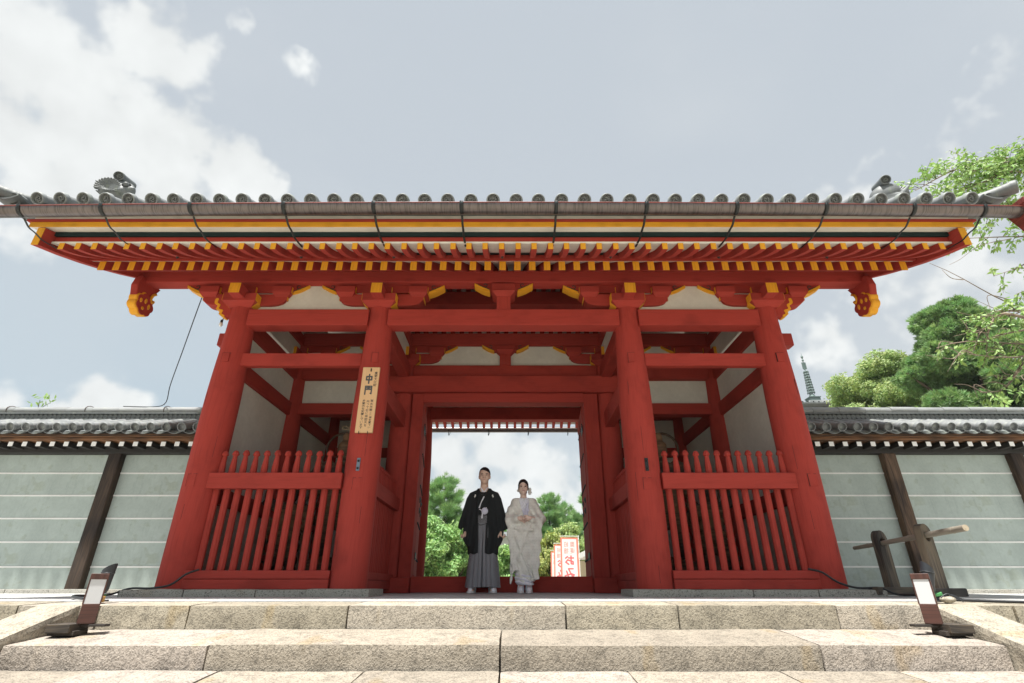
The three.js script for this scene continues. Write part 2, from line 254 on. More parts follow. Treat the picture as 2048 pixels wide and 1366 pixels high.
// worn stone block: a box with many cells whose skin is pushed about by noise, edges rounded
function stoneBlock(x0, x1, y0, y1, z0, z1, amp = 0.006, r = 0.016, tilt = 0) {
  const w = x1 - x0, h = y1 - y0, d = z1 - z0, g0 = new THREE.BoxGeometry(w, h, d, Math.max(2, Math.round(w / 0.05)), Math.max(3, Math.round(h / 0.04)), Math.max(3, Math.round(d / 0.05)));
  g0.translate((x0 + x1) / 2, (y0 + y1) / 2, (z0 + z1) / 2);
  const p = g0.attributes.position, s = rnd() * 40, C = [(x0 + x1) / 2, (y0 + y1) / 2, (z0 + z1) / 2], S = [w / 2 - r, h / 2 - r, d / 2 - r];
  for (let i = 0; i < p.count; i++) {
    const q = [p.getX(i), p.getY(i), p.getZ(i)], k = q.map((v, a) => clamp(v - C[a], -S[a], S[a])), e = q.map((v, a) => v - C[a] - k[a]), l = Math.hypot(...e) || 1;
    const n = (fbm3(q[0] * 7 + s, q[1] * 9, q[2] * 7, 3) - 0.5) * 2 * amp + (noise3(q[0] * 2 + s, q[1] * 2, q[2] * 2) - 0.5) * amp;
    for (let a = 0; a < 3; a++) q[a] = C[a] + k[a] + e[a] / l * (r + n);
    q[1] += tilt * (q[2] - z0); p.setXYZ(i, q[0], q[1], q[2]);
  }
  const g = muv(g0.toNonIndexed()); const b = g0; b.computeVertexNormals(); // smooth inside a face
  const idx = g0.index.array, nn = new Float32Array(idx.length * 3), bn = b.attributes.normal; for (let i = 0; i < idx.length; i++) { nn[i * 3] = bn.getX(idx[i]); nn[i * 3 + 1] = bn.getY(idx[i]); nn[i * 3 + 2] = bn.getZ(idx[i]); }
  g.setAttribute('normal', new THREE.BufferAttribute(nn, 3)); return g;
}
{
  const pl = struct(thing('temple_platform', 'raised stone edged platform under the red gate and the white walls', 'platform'));
  obj('platform_floor', prismX([[4.86, -0.6], [12.7, -0.6], [12.7, 0.0], [7.9, 0.0], [4.86, -0.032]], -16, 16), M.floor, pl);
  const kerb = (xs, m) => { for (let i = 0; i + 1 < xs.length; i++) obj('kerb_stone', stoneBlock(xs[i] + 0.002, xs[i + 1] - 0.002, -0.3, -0.035 + rr(-0.002, 0.002), -4.855, -4.4 + rr(-0.006, 0.006), 0.005, 0.012, -0.04), m[i * 5 % 3], pl); };
  kerb([-16, -9.5, -6.6, -5.1, -3.62, -3.0, -2.32, -1.12, 0.52, 1.365, 2.56, 3.25, 3.9, 5.2, 6.9, 9.5, 16], M.stoneTans);
  obj('foundation_stone', [stoneBlock(-16, -3.5, -0.62, -0.31, -4.8, -4.43, 0.01), stoneBlock(3.7, 16, -0.62, -0.31, -4.8, -4.43, 0.01)], M.stoneTan, pl);
  // the stone course under each boundary wall
  for (const s of [-1, 1]) { let x = 4.0; while (x < 15) { const w = rr(0.9, 1.6); obj('wall_base_stone', stoneBlock(Math.min(s * x, s * (x + w)) + 0.003, Math.max(s * x, s * (x + w)) - 0.003, -0.05, 0.05 + rr(-0.004, 0.004), -8.3, -7.72, 0.005, 0.012), M.stone, pl); x += w; } }
  // plinth stones under the front row
  const plinth = (xs, z0, z1, y) => { for (let i = 0; i + 1 < xs.length; i++) obj('plinth_stone', stoneBlock(xs[i] + 0.002, xs[i + 1] - 0.002, -0.03, y + rr(-0.002, 0.003), z0, z1, 0.004, 0.014), M.stone, pl); };
  plinth([-3.98, -3.3, -2.55, -2.0], -6.58, -5.98, 0.05); plinth([-2.02, -1.36], -6.62, -5.96, 0.055);
  plinth([1.36, 2.02], -6.62, -5.96, 0.055); plinth([2.0, 2.62, 3.3, 4.02], -6.58, -5.98, 0.05);

  const st = struct(thing('stone_steps', 'wide pale granite steps with sloping side slabs leading up to the red gate', 'steps'));
  const row = (xs, y, h, z0, z1, m, t) => { for (let i = 0; i + 1 < xs.length; i++) obj('step_stone', stoneBlock(xs[i] + 0.002, xs[i + 1] - 0.002, y - h + rr(-0.003, 0.003), y + rr(-0.003, 0.003), z0, z1 + rr(-0.01, 0.01), 0.007, 0.014, t), m[(i * 5 + xs.length) % 3], st); };
  row([-3.12, -1.815, 0.04, 2.07, 3.26], -0.208, 0.3, -4.395, -3.8, M.stoneBrowns, -0.092);
  row([-3.2, -2.5, -1.7, -0.8, 0.04, 0.83, 1.77, 2.5, 3.3], -0.398, 0.24, -3.79, -3.05, M.stoneBrowns, -0.085);
  row([-3.2, -2.1, -0.7, 0.6, 1.9, 3.3], -0.565, 0.2, -3.04, -2.3, M.stoneBrowns, -0.03);
  for (const [x0, x1] of [[-3.46, -3.125], [3.265, 3.6]]) { // sloping side slab
    const g = stoneBlock(x0, x1, -0.40, -0.045, -4.39, -2.55, 0.007, 0.022), p = g.attributes.position;
    for (let i = 0; i < p.count; i++) p.setY(i, p.getY(i) - 0.30 * (p.getZ(i) + 4.39));
    g.computeVertexNormals(); obj('side_slab', g, M.stoneTan, st);
  }
}

// ================================================================ THE RED GATE
const GZ = 8.3; // the depth of its door plane; local z = GZ - depth
const gate = thing('temple_gate', 'large red wooden temple gate with tiled roof and yellow tipped rafters', 'gate', [0, 0, -GZ]);
const gb = (name, m, x0, x1, y0, y1, d0, d1, bev = 0.01, parent = gate, axis = -1) => obj(name, bx(x0, x1, y0, y1, GZ - d1, GZ - d0, bev, axis), m, parent);
const PX = [-3.57, -1.685, 1.685, 3.57], ROWS = [6.3, 8.3, 10.3];
{
  const prof = (t) => { const y = 0.055 + t * 3.45; return y < 2.1 ? 0.203 : mix(0.203, 0.166, fade(clamp((y - 2.1) / 1.4))); };
  const geos = [0, 1, 2].map(() => post(0.203, 0.166, 0.055, 3.505, 40, 22, prof));
  const crack = (x, y, h, r, a) => { const g = bx(-0.0018, 0.0018, -h / 2, h / 2, -0.004, 0.0035, 0); g.rotateY(a); g.translate(x + Math.sin(a) * r, y, Math.cos(a) * r); return g; };
  const crackMat = std([0.05, 0.012, 0.01], { roughness: 0.9 });
  for (const [ri, d] of ROWS.entries()) for (const [i, x] of PX.entries()) {
    const m = part('pillar', geos[(ri + i) % 3], d < 7 ? M.red : M.red, gate, x, 0, GZ - d, rr(0, 6));
    if (d > 7) continue;
    // mortise plugs let into the face, drying cracks
    const rot = -m.rotation.y;
    const plug = (y, w, h, a) => { const o = obj('mortise_plug', [bx(-w / 2, w / 2, -h / 2, h / 2, -0.02, 0.004, 0.002)], M.red, m); o.position.set(Math.sin(rot + a) * 0.201, y, Math.cos(rot + a) * 0.201); o.rotation.y = rot + a;
      const e = obj('joint_line', [bx(-w / 2 - 0.006, w / 2 + 0.006, h / 2, h / 2 + 0.004, -0.02, 0.0012, 0), bx(-w / 2 - 0.004, -w / 2, -h / 2, h / 2, -0.02, 0.0012, 0)], crackMat, m); e.position.copy(o.position); e.rotation.copy(o.rotation); };
    const s = Math.sign(x);
    if (i === 0 || i === 3) { plug(2.74, 0.085, 0.12, -s * 0.05); plug(1.19, 0.1, 0.14, s * 0.1); } else { plug(2.74, 0.075, 0.13, -s * 0.2); plug(1.15, 0.09, 0.13, -s * 0.05); }
    for (let k = 0; k < 4; k++) obj('drying_crack', crack(0, [0.35, 0.95, 1.6, 2.2, 1.25][k] + rr(-0.2, 0.2), rr(0.1, 0.32), 0.2, rot + rr(-0.8, 0.8)), crackMat, m);
    if (i === 1 || i === 2) { const lp = obj('latch_plate', bx(-0.02, 0.02, -0.075, 0.075, -0.004, 0.01, 0.003), i === 1 ? std([0.16, 0.2, 0.25], { roughness: 0.5, metalness: 0.5 }) : M.iron, m); lp.position.set(Math.sin(rot + 0.02) * 0.203, 1.37, Math.cos(rot + 0.02) * 0.203); lp.rotation.y = rot + 0.02;
      for (const yy of [-0.045, 0.04]) { const b = obj('latch_bolt', new THREE.SphereGeometry(0.014, 8, 6), M.iron, m); b.position.set(Math.sin(rot + 0.02) * 0.216, 1.37 + yy, Math.cos(rot + 0.02) * 0.216); } }
  }
}
// the long beams of the three rows
const bays = [[-3.57, -1.685], [-1.685, 1.685], [1.685, 3.57]];
for (const [x0, x1] of bays) gb('head_beam', M.red, x0 + 0.13, x1 - 0.13, 3.229, 3.472, 6.15, 6.36);
for (const [x0, x1] of [bays[0], bays[2]]) gb('tie_beam', M.red, x0 + 0.16, x1 - 0.16, 2.665, 2.843, 6.2, 6.3);
for (const [d0, d1] of [[6.15, 6.35], [8.2, 8.4], [10.25, 10.45]]) gb('purlin', M.red, -5.04, 5.04, d0 > 7 && d0 < 9 ? 3.89 : 3.9, d0 > 7 && d0 < 9 ? 4.125 : 4.09, d0, d1, 0.012);
gb('purlin', M.red, -5.04, 5.04, 4.70, 4.965, 8.18, 8.42, 0.012); // under the ridge
for (const [x0, x1] of bays) gb('ridge_beam', M.red, x0 + 0.13, x1 - 0.13, 3.25, 3.50, 8.17, 8.43);
for (const [x0, x1] of bays) gb('back_beam', M.red, x0 + 0.13, x1 - 0.13, 3.16, 3.42, 10.2, 10.4);
gb('door_beam', M.red, -1.98, 1.98, 2.975, 3.262, 8.04, 8.29, 0.012); // in front of the door
// plaster panels between beams
for (const [i, [x0, x1]] of bays.entries()) {
  if (i !== 1) gb('plaster_panel', M.white, x0 + 0.1, x1 - 0.1, 3.474, 3.898, 6.262, 6.3, 0);
  gb('plaster_panel', M.white, x0 + 0.1, x1 - 0.1, 3.502, 3.888, 8.26, 8.33, 0);
  gb('plaster_panel', M.white, x0 + 0.1, x1 - 0.1, 3.422, 3.898, 10.28, 10.33, 0);
}
for (const [x0, x1] of [bays[0], bays[2]]) {
  gb('tie_beam', M.red, x0 + 0.16, x1 - 0.16, 2.643, 2.833, 8.2, 8.4);
  gb('plaster_panel', M.white, x0 + 0.15, x1 - 0.15, 2.835, 3.248, 8.27, 8.33, 0);
  gb('tie_beam', M.red, x0 + 0.16, x1 - 0.16, 2.40, 2.585, 10.22, 10.38);
  gb('plaster_panel', M.white, x0 + 0.15, x1 - 0.15, 2.587, 3.158, 10.28, 10.33, 0);
  gb('plaster_panel', M.white, x0 + 0.15, x1 - 0.15, 0.06, 2.398, 10.28, 10.33, 0);
  gb('floor_sill', M.red, x0 + 0.16, x1 - 0.16, 0.06, 0.25, 10.2, 10.4);
}
// the side walls and the beams that run front to back
for (const s of [-1, 1]) for (const [d0, d1] of [[6.47, 8.13], [8.47, 10.13]]) {
  const X = s * 3.57, w = 0.075;
  gb('side_beam', M.red, X - w, X + w, 3.229, 3.47, d0, d1); gb('side_beam', M.red, X - w, X + w, 2.60, 2.815, d0, d1); gb('side_beam', M.red, X - w, X + w, 0.99, 1.19, d0, d1); gb('floor_sill', M.red, X - w, X + w, 0.055, 0.24, d0, d1);
  gb('plaster_panel', M.white, X - 0.025, X + 0.025, 2.816, 3.228, d0 - 0.02, d1 + 0.02, 0); gb('plaster_panel', M.white, X - 0.025, X + 0.025, 1.191, 2.599, d0 - 0.02, d1 + 0.02, 0); gb('plaster_panel', M.white, X - 0.025, X + 0.025, 0.241, 0.989, d0 - 0.02, d1 + 0.02, 0);
  gb('plaster_panel', M.white, X - 0.024, X + 0.024, 3.56, 3.86, d0 - 0.02, d1 + 0.02, 0);
  gb('side_beam', M.red, X - 0.06, X + 0.06, 3.87, 4.05, d0 - 0.1, d1 + 0.1);
  const x = s * 1.685; gb('cross_beam', M.red, x - 0.085, x + 0.085, 3.229, 3.47, d0, d1); gb('cross_beam', M.red, x - 0.075, x + 0.075, 2.395, 2.66, d0, d1);
  gb('plaster_panel', M.white, x - 0.022, x + 0.022, 3.56, 3.86, d0 - 0.02, d1 + 0.02, 0); gb('cross_beam', M.red, x - 0.06, x + 0.06, 3.87, 4.05, d0 - 0.1, d1 + 0.1);
  if (d0 > 8) gb('plaster_panel', M.white, x - 0.022, x + 0.022, 0.1, 2.394, d0 - 0.02, d1 + 0.02, 0);
}
for (const s of [-1, 1]) obj('gable_panel', prismX([[6.4, 4.05], [10.2, 4.05], [8.3, 5.3]], s * 3.57 - 0.02, s * 3.57 + 0.02, GZ), M.white, gate);
// the door: threshold, frame and two open leaves
gb('door_threshold', M.red, -1.322, 1.26, 0.006, 0.215, 8.08, 8.26, 0.012);
for (const s of [-1, 1]) {
  gb('door_jamb', M.red, s > 0 ? 1.29 : -1.52, s > 0 ? 1.52 : -1.335, 0.006, 2.97, 8.12, 8.33, 0.012);
  obj('jamb_foot', stoneBlock(s > 0 ? 1.262 : -1.9, s > 0 ? 1.88 : -1.324, 0.0, 0.2, GZ - 8.36, GZ - 7.98, 0.006, 0.02), M.red, gate);
}
gb('door_lintel', M.red, -1.34, 1.295, 2.812, 2.972, 8.1, 8.35, 0.012);
for (const s of [-1, 1]) {
  const leaf = sub('door_leaf', gate); leaf.position.set(s > 0 ? 1.315 : -1.37, 0, GZ - 8.36); leaf.rotation.y = s > 0 ? -0.065 : 0.13;
  const W = 1.24, n = 6;
  for (let k = 0; k < n; k++) obj('door_plank', bx(-0.03, 0.03, 0.05, 2.86, -(k + 1) * W / n + 0.003, -k * W / n - 0.003, 0.006, 1), M.red, leaf);
  for (const y of [0.12, 2.68]) obj('door_rail', bx(-0.042, 0.042, y, y + 0.12, -W, 0, 0.006), M.red, leaf);
  const f = -s; // the face towards the passage
  for (const y of [0.47, 0.98, 1.55, 2.05, 2.55]) for (let k = 0; k < 8; k++) { const b = new THREE.SphereGeometry(0.017, 7, 5); obj('door_stud', b.translate(f * 0.034, y, -0.13 - k * 0.14), M.iron, leaf); }
  for (const [y, z] of [[1.36, -0.35], [1.2, -0.42], [1.36, -0.85], [1.2, -0.9]]) { const b = new THREE.OctahedronGeometry(0.055); b.scale(0.5, 1, 1); obj('door_boss', b.translate(f * 0.036, y, z), M.iron, leaf); }
  for (const y of [0.5, 2.45]) obj('door_hinge', bx(f * 0.032, f * 0.044, y - 0.05, y + 0.05, -0.34, 0.02, 0.004), M.iron, leaf);
}
// ---------------------------------------------------------------- brackets on the pillars
function makeBracket(front) {
  const b = sub('bracket', gate), m = M.red;
  obj('bearing_block', [frustum(0.31, 0.45, 0, 0.068), bx(-0.225, 0.225, 0.068, 0.185, -0.225, 0.225, 0.006)], m, b);
  for (const s of [-1, 1]) obj('painted_edge', [bx(s * 0.2255, s * 0.229, 0.07, 0.183, -0.22, 0.22, 0), plate([[0.159, 0.002], [0.229, 0.07], [0.2255, 0.07], [0.1555, 0.002]].map(([x, y]) => [s * x, y]), 0.3)], M.yellow, b);
  const arm = [[-0.58, 0.245], [-0.58, 0.15]]; for (let k = 0; k <= 6; k++) { const a = k / 6 * 1.57; arm.push([-0.36 - 0.2 * Math.cos(a), 0.15 - 0.085 * Math.sin(a)]); } for (let k = 6; k >= 0; k--) { const a = k / 6 * 1.57; arm.push([0.36 + 0.2 * Math.cos(a), 0.15 - 0.085 * Math.sin(a)]); } arm.push([0.58, 0.15], [0.58, 0.245]);
  obj('bracket_arm', plate(arm, 0.17, 0.006), m, b);
  for (const s of [-1, 1]) obj('painted_edge', bx(s * 0.5805, s * 0.584, 0.15, 0.243, -0.08, 0.08, 0), M.yellow, b);
  obj('nose_beam', bx(-0.075, 0.075, 0.095, 0.25, -0.36, 0.375, 0.006), m, b);
  obj('painted_edge', bx(-0.072, 0.072, 0.098, 0.247, 0.3755, 0.379, 0), M.yellow, b);
  for (const x of [-0.5, 0, 0.5]) { const f = frustum(0.18, 0.26, 0.2, 0.255), c = bx(-0.13, 0.13, 0.255, 0.35, -0.13, 0.13, 0.005); obj('cap_block', [f, c].map((g) => g.translate(x, 0, x ? 0 : -0.02)), m, b);
    for (const s of [-1, 1]) if (!x || Math.sign(x) !== s || 1) obj('painted_edge', bx(x + s * 0.1305, x + s * 0.134, 0.257, 0.348, -0.125, 0.1, 0), M.yellow, b); }
  wings(b, 0.85, 0.40);
  return b;
}
function wings(b, L0, top) { // the long cap arm with its painted scroll ends
  obj('wing_arm', plate([[-L0, top], [-L0, top - 0.035], [-L0 + 0.2, top - 0.13], [-L0 + 0.26, top - 0.12], [L0 - 0.26, top - 0.12], [L0 - 0.2, top - 0.13], [L0, top - 0.035], [L0, top]], 0.13, 0.004), M.red, b);
  for (const s of [-1, 1]) {
    obj('painted_scroll', plate([[L0 + 0.005, top - 0.002], [L0 + 0.005, top - 0.04], [L0 - 0.04, top - 0.066], [L0 - 0.09, top - 0.098], [L0 - 0.14, top - 0.122], [L0 - 0.21, top - 0.145], [L0 - 0.2, top - 0.1], [L0 - 0.12, top - 0.07], [L0 - 0.05, top - 0.03]].map(([x, y]) => [s * x, y]), 0.14), M.yellow, b);
    const c = new THREE.TorusGeometry(0.024, 0.006, 5, 14, 4.6); c.rotateZ(s > 0 ? 0.2 : -1.7); c.translate(s * (L0 - 0.145), top - 0.035, 0.068);
    obj('scroll_line', [c, plate([[L0 - 0.045, top - 0.022], [L0 - 0.05, top - 0.034], [L0 - 0.2, top - 0.106], [L0 - 0.2, top - 0.094]].map(([x, y]) => [s * x, y]), 0.146)], M.black, b);
  }
}
const bracket = makeBracket(); bracket.position.set(PX[0], 3.5, GZ - 6.3);
for (const d of ROWS) for (const x of PX) { if (d < 7 && x === PX[0]) continue; const c = bracket.clone(); c.position.set(x, d < 7 ? 3.5 : 3.49, GZ - d); gate.add(c); }
for (const d of [6.25, 8.25]) {
  const y = d < 7 ? 3.474 : 3.502, h = d < 7 ? 3.9 : 3.888, b = sub('strut', gate); b.position.set(0, 0, GZ - d);
  obj('strut_post', bx(-0.095, 0.095, y, y + 0.225, -0.08, 0.08, 0.006), M.red, b);
  obj('cap_block', [frustum(0.2, 0.32, y + 0.2, y + 0.262).translate(0, 0, 0), bx(-0.16, 0.16, y + 0.262, h - 0.04, -0.13, 0.13, 0.005)], M.red, b);
  wings(b, 0.4, h);
}
// carved noses outside the corner pillars
for (const s of [-1, 1]) {
  const sm = (l) => new THREE.CatmullRomCurve3(l.map(([x, y]) => V(x, y, 0)), true, 'centripetal').getPoints(48).slice(0, -1).map((p) => [p.x, p.y]);
  const o = [[0, 0.0], [0.2, -0.02], [0.3, 0.04], [0.28, 0.1], [0.37, 0.14], [0.36, 0.22], [0.43, 0.27], [0.42, 0.36], [0.3, 0.42], [0, 0.40]].map(([x, y]) => [s * (x + 0.1), y]);
  const n = sub('carved_nose', gate); n.position.set(s * 3.57, 3.40, GZ - 6.25); n.scale.setScalar(0.72);
  obj('nose_board', plate(o, 0.14, 0.008), M.red, n); obj('painted_edge', plate(sm([[0.2, -0.03], [0.31, 0.035], [0.29, 0.1], [0.38, 0.135], [0.37, 0.215], [0.44, 0.265], [0.43, 0.37], [0.38, 0.36], [0.385, 0.28], [0.32, 0.23], [0.33, 0.15], [0.24, 0.11], [0.255, 0.045], [0.19, -0.0]].map(([x, y]) => [s * (x + 0.1), y])), 0.152), M.yellow, n);
}
// ---------------------------------------------------------------- eaves: two tiers of rafters
const jb = (d) => 3.549 + 0.62 * (d - 5.32), hb = (d) => 3.45 + 0.25 * (d - 4.75) + 0.39 * (d - 4.75) ** 2, NR = 55, RS = 0.1809;
{
  const ji = prismX([[5.32, jb(5.32)], [8.27, jb(8.27)], [8.27, jb(8.27) + 0.126], [5.32, jb(5.32) + 0.126]], -0.04, 0.04, GZ);
  const jiEnd = prismX([[5.3165, jb(5.32) + 0.001], [5.3195, jb(5.32) + 0.001], [5.3195, jb(5.32) + 0.125], [5.3165, jb(5.32) + 0.125]], -0.039, 0.039, GZ);
  const hp = [], ht = []; for (let k = 0; k <= 8; k++) { const d = 4.75 + k * 0.0875; hp.push([d, hb(d)]); ht.unshift([d, hb(d) + 0.083]); }
  const hi = prismX([...hp, ...ht], -0.03, 0.03, GZ), hiEnd = prismX([[4.7465, 3.451], [4.7495, 3.451], [4.7495, 3.532], [4.7465, 3.532]], -0.029, 0.029, GZ);
  const back = (g) => { const c = g.clone(); c.applyMatrix4(new THREE.Matrix4().makeRotationY(Math.PI)); return c; };
  for (const [k, [a, b, c, d]] of [[ji, jiEnd, hi, hiEnd], [ji, jiEnd, hi, hiEnd].map(back)].entries()) for (let i = 0; i < NR; i++) {
    const x = (i - 27) * RS, j = (i * 7919) % 13;
    if (k && Math.abs(x) > 2.4) continue;
    const r = part('rafter', a, M.red, gate, x); part('painted_end', b, M.yellow, r);
    const f = part('flying_rafter', c, M.red, gate, x + ((j % 5) - 2) * 0.0015); part('painted_end', d, M.yellow, f);
  }
  const bolt = muv(new THREE.ConeGeometry(0.022, 0.035, 8).rotateX(Math.PI));
  for (const k of [6, 14, 20, 27, 34, 41, 48]) part('rafter_bolt', bolt, M.iron, gate, (k - 27) * RS, hb(5.06) - 0.014, GZ - 5.06);
  const both = (name, pts, x0, x1, m) => { const g = prismX(pts, x0, x1, GZ); obj(name, g, m, gate); const h = g.clone(); h.applyMatrix4(new THREE.Matrix4().makeRotationY(Math.PI)); obj(name, h, m, gate); };
  both('soffit_board', [[5.33, jb(5.33) + 0.127], [8.299, jb(8.299) + 0.127], [8.299, jb(8.299) + 0.16], [5.33, jb(5.33) + 0.16]], -5.03, 5.03, M.soffit);
  const st = [], su = []; for (let k = 0; k <= 8; k++) { const d = 4.765 + k * 0.072; st.push([d, hb(d) + 0.084]); su.unshift([d, hb(d) + 0.11]); }
  both('soffit_board', [...st, ...su], -5.03, 5.03, M.soffit);
  both('rafter_board', [[5.27, 3.662], [5.36, 3.7], [5.36, 3.755], [5.27, 3.735]], -5.03, 5.03, M.red);
  both('eave_board', [[4.79, 3.553], [4.86, 3.575], [4.86, 3.648], [4.79, 3.64]], -5.03, 5.03, M.red);
  both('eave_board', [[4.76, 3.6415], [4.86, 3.65], [4.86, 3.712], [4.76, 3.708]], -5.03, 5.03, M.green);
  both('eave_board', [[4.63, 3.664], [4.86, 3.714], [4.86, 3.727], [4.63, 3.672]], -5.2, 5.2, M.soffit);
  both('eave_board', [[4.62, 3.659], [4.629, 3.659], [4.629, 3.674], [4.86, 3.729], [4.86, 3.74], [4.62, 3.722]], -5.21, 5.21, M.yellow);
  both('eave_board', [[4.6, 3.724], [4.86, 3.742], [4.86, 3.76], [4.6, 3.748]], -5.24, 5.24, M.red);
  both('eave_board', [[4.62, 3.75], [4.86, 3.762], [4.86, 3.88], [4.62, 3.82]], -5.18, 5.18, M.soffit);
  // barge boards with painted ends, gable pendants
  for (const s of [-1, 1]) {
    const lo = [], hiP = []; for (let k = 0; k <= 12; k++) { const d = mix(4.64, 8.29, k / 12), y = 3.43 + 0.225 * (d - 4.64) + 0.09 * (d - 4.64) ** 1.75; lo.push([d, y]); hiP.unshift([d, y + 0.225 + 0.02 * k / 12]); }
    const x0 = s > 0 ? 5.035 : -5.105, x1 = s > 0 ? 5.105 : -5.035;
    for (const rot of [0, 1]) {
      const fix = (g) => { if (rot) g.applyMatrix4(new THREE.Matrix4().makeRotationY(Math.PI)); return g; };
      const e = rot ? [-x1, -x0] : [x0, x1];
      const b = obj('barge_board', fix(prismX([...lo, ...hiP], ...e, GZ)), M.red, gate);
      obj('painted_end', fix(prismX([[4.632, 3.43], [4.6395, 3.43], [4.6395, 3.655], [4.632, 3.655]], e[0] - 0.002, e[1] + 0.002, GZ)), M.yellow, b);
    }
    const N = 56, out = []; // scalloped pendant: outline in (z, y)
    for (let k = 0; k < N; k++) { const a = k / N * Math.PI * 2, r = 1 + Math.abs(Math.sin(a * 3.5)) * 0.16; out.push([Math.cos(a) * 0.155 * r + 0.03, Math.sin(a) * 0.15 * r]); }
    const p = sub('gable_pendant', gate); p.position.set(s * 5.02, 3.60, GZ - 6.28); p.rotation.y = -Math.PI / 2;
    obj('pendant_edge', plate([...out], 0.12, 0.01), M.yellow, p);
    obj('pendant_neck', plate([[-0.2, 0.36], [0.2, 0.36], [0.24, 0.2], [0.2, 0.06], [-0.08, 0.04], [-0.1, 0.2]], 0.1, 0.01), M.red, p);
    for (const q of [-1, 1]) { obj('pendant_face', plate(out.map(([x, y]) => [x * 0.93 - 0.012, y * 0.93]), 0.012, 0.003, q * 0.064), M.red, p);
      obj('gold_boss', [[0.03, 0.05], [-0.05, 0.0], [0.05, -0.07], [0.12, 0.02]].map(([x, y], k) => { const g = new THREE.SphereGeometry(0.026, 10, 6); g.scale(1, [1.5, 1.6, 1, 1.3][k], 0.4); return g.translate(x, y, q * 0.07); }), M.yellow, p);
      obj('pendant_scroll', tube([[-0.12, 0.24, q * 0.06], [-0.07, 0.2, q * 0.066], [-0.05, 0.12, q * 0.066], [-0.09, 0.085, q * 0.066], [-0.11, 0.12, q * 0.066]], 0.02, 16, 6), M.yellow, p); }
  }
}
// ---------------------------------------------------------------- tiled roof of the gate
// end disc of a round tile with rim, ring of beads and three curling commas, facing +z
function tileCap(r, full) {
  const V2 = (l) => l.map(([a, b]) => new THREE.Vector2(Math.max(a, 1e-4), -b)), n = full ? 28 : 20, gs = [];
  const rim = new THREE.LatheGeometry(V2([[r * 0.74, 0.0], [r * 0.77, 0.024], [r * 0.84, 0.03], [r * 0.96, 0.027], [r, 0.016], [r, -0.03], [r * 0.9, -0.032]]), n), face = new THREE.LatheGeometry(V2([[0, -0.004], [r * 0.78, -0.004]]), n);
  rim.rotateX(-Math.PI / 2); face.rotateX(-Math.PI / 2); gs.push(muv(rim), muv(face)); // the pressed face is fired darker than the rim
  if (full) {
    for (let k = 0; k < 14; k++) { const a = k / 14 * 6.283, s = new THREE.OctahedronGeometry(r * 0.075, 1); s.translate(Math.cos(a) * r * 0.62, Math.sin(a) * r * 0.62, 0.006); gs.push(muv(s)); }
    for (let k = 0; k < 3; k++) { const a0 = k / 3 * 6.283, pts = []; for (let i = 0; i <= 6; i++) { const a = a0 + i * 0.42, q = r * mix(0.14, 0.47, i / 6); pts.push([Math.cos(a) * q, Math.sin(a) * q, 0.008]); } gs.push(muv(taper(pts, r * 0.14, r * 0.06, 10, 5))); }
  } else { const t = new THREE.TorusGeometry(r * 0.5, r * 0.05, 4, 16); t.translate(0, 0, 0.003); gs.push(muv(t)); }
  return mergeGeometries(gs.map((g) => (g.index ? g.toNonIndexed() : g)));
}
function ruv(g, k = 1) { // metres for a tube: u round, v along
  const uv = g.attributes.uv, o = rnd(); for (let i = 0; i < uv.count; i++) uv.setXY(i, uv.getX(i) * k + o, uv.getY(i) * 0.3 + o); return g;
}
const roofY = (d) => 3.815 + 0.42 * (d - 4.42) + 0.033 * (d - 4.42) ** 2;
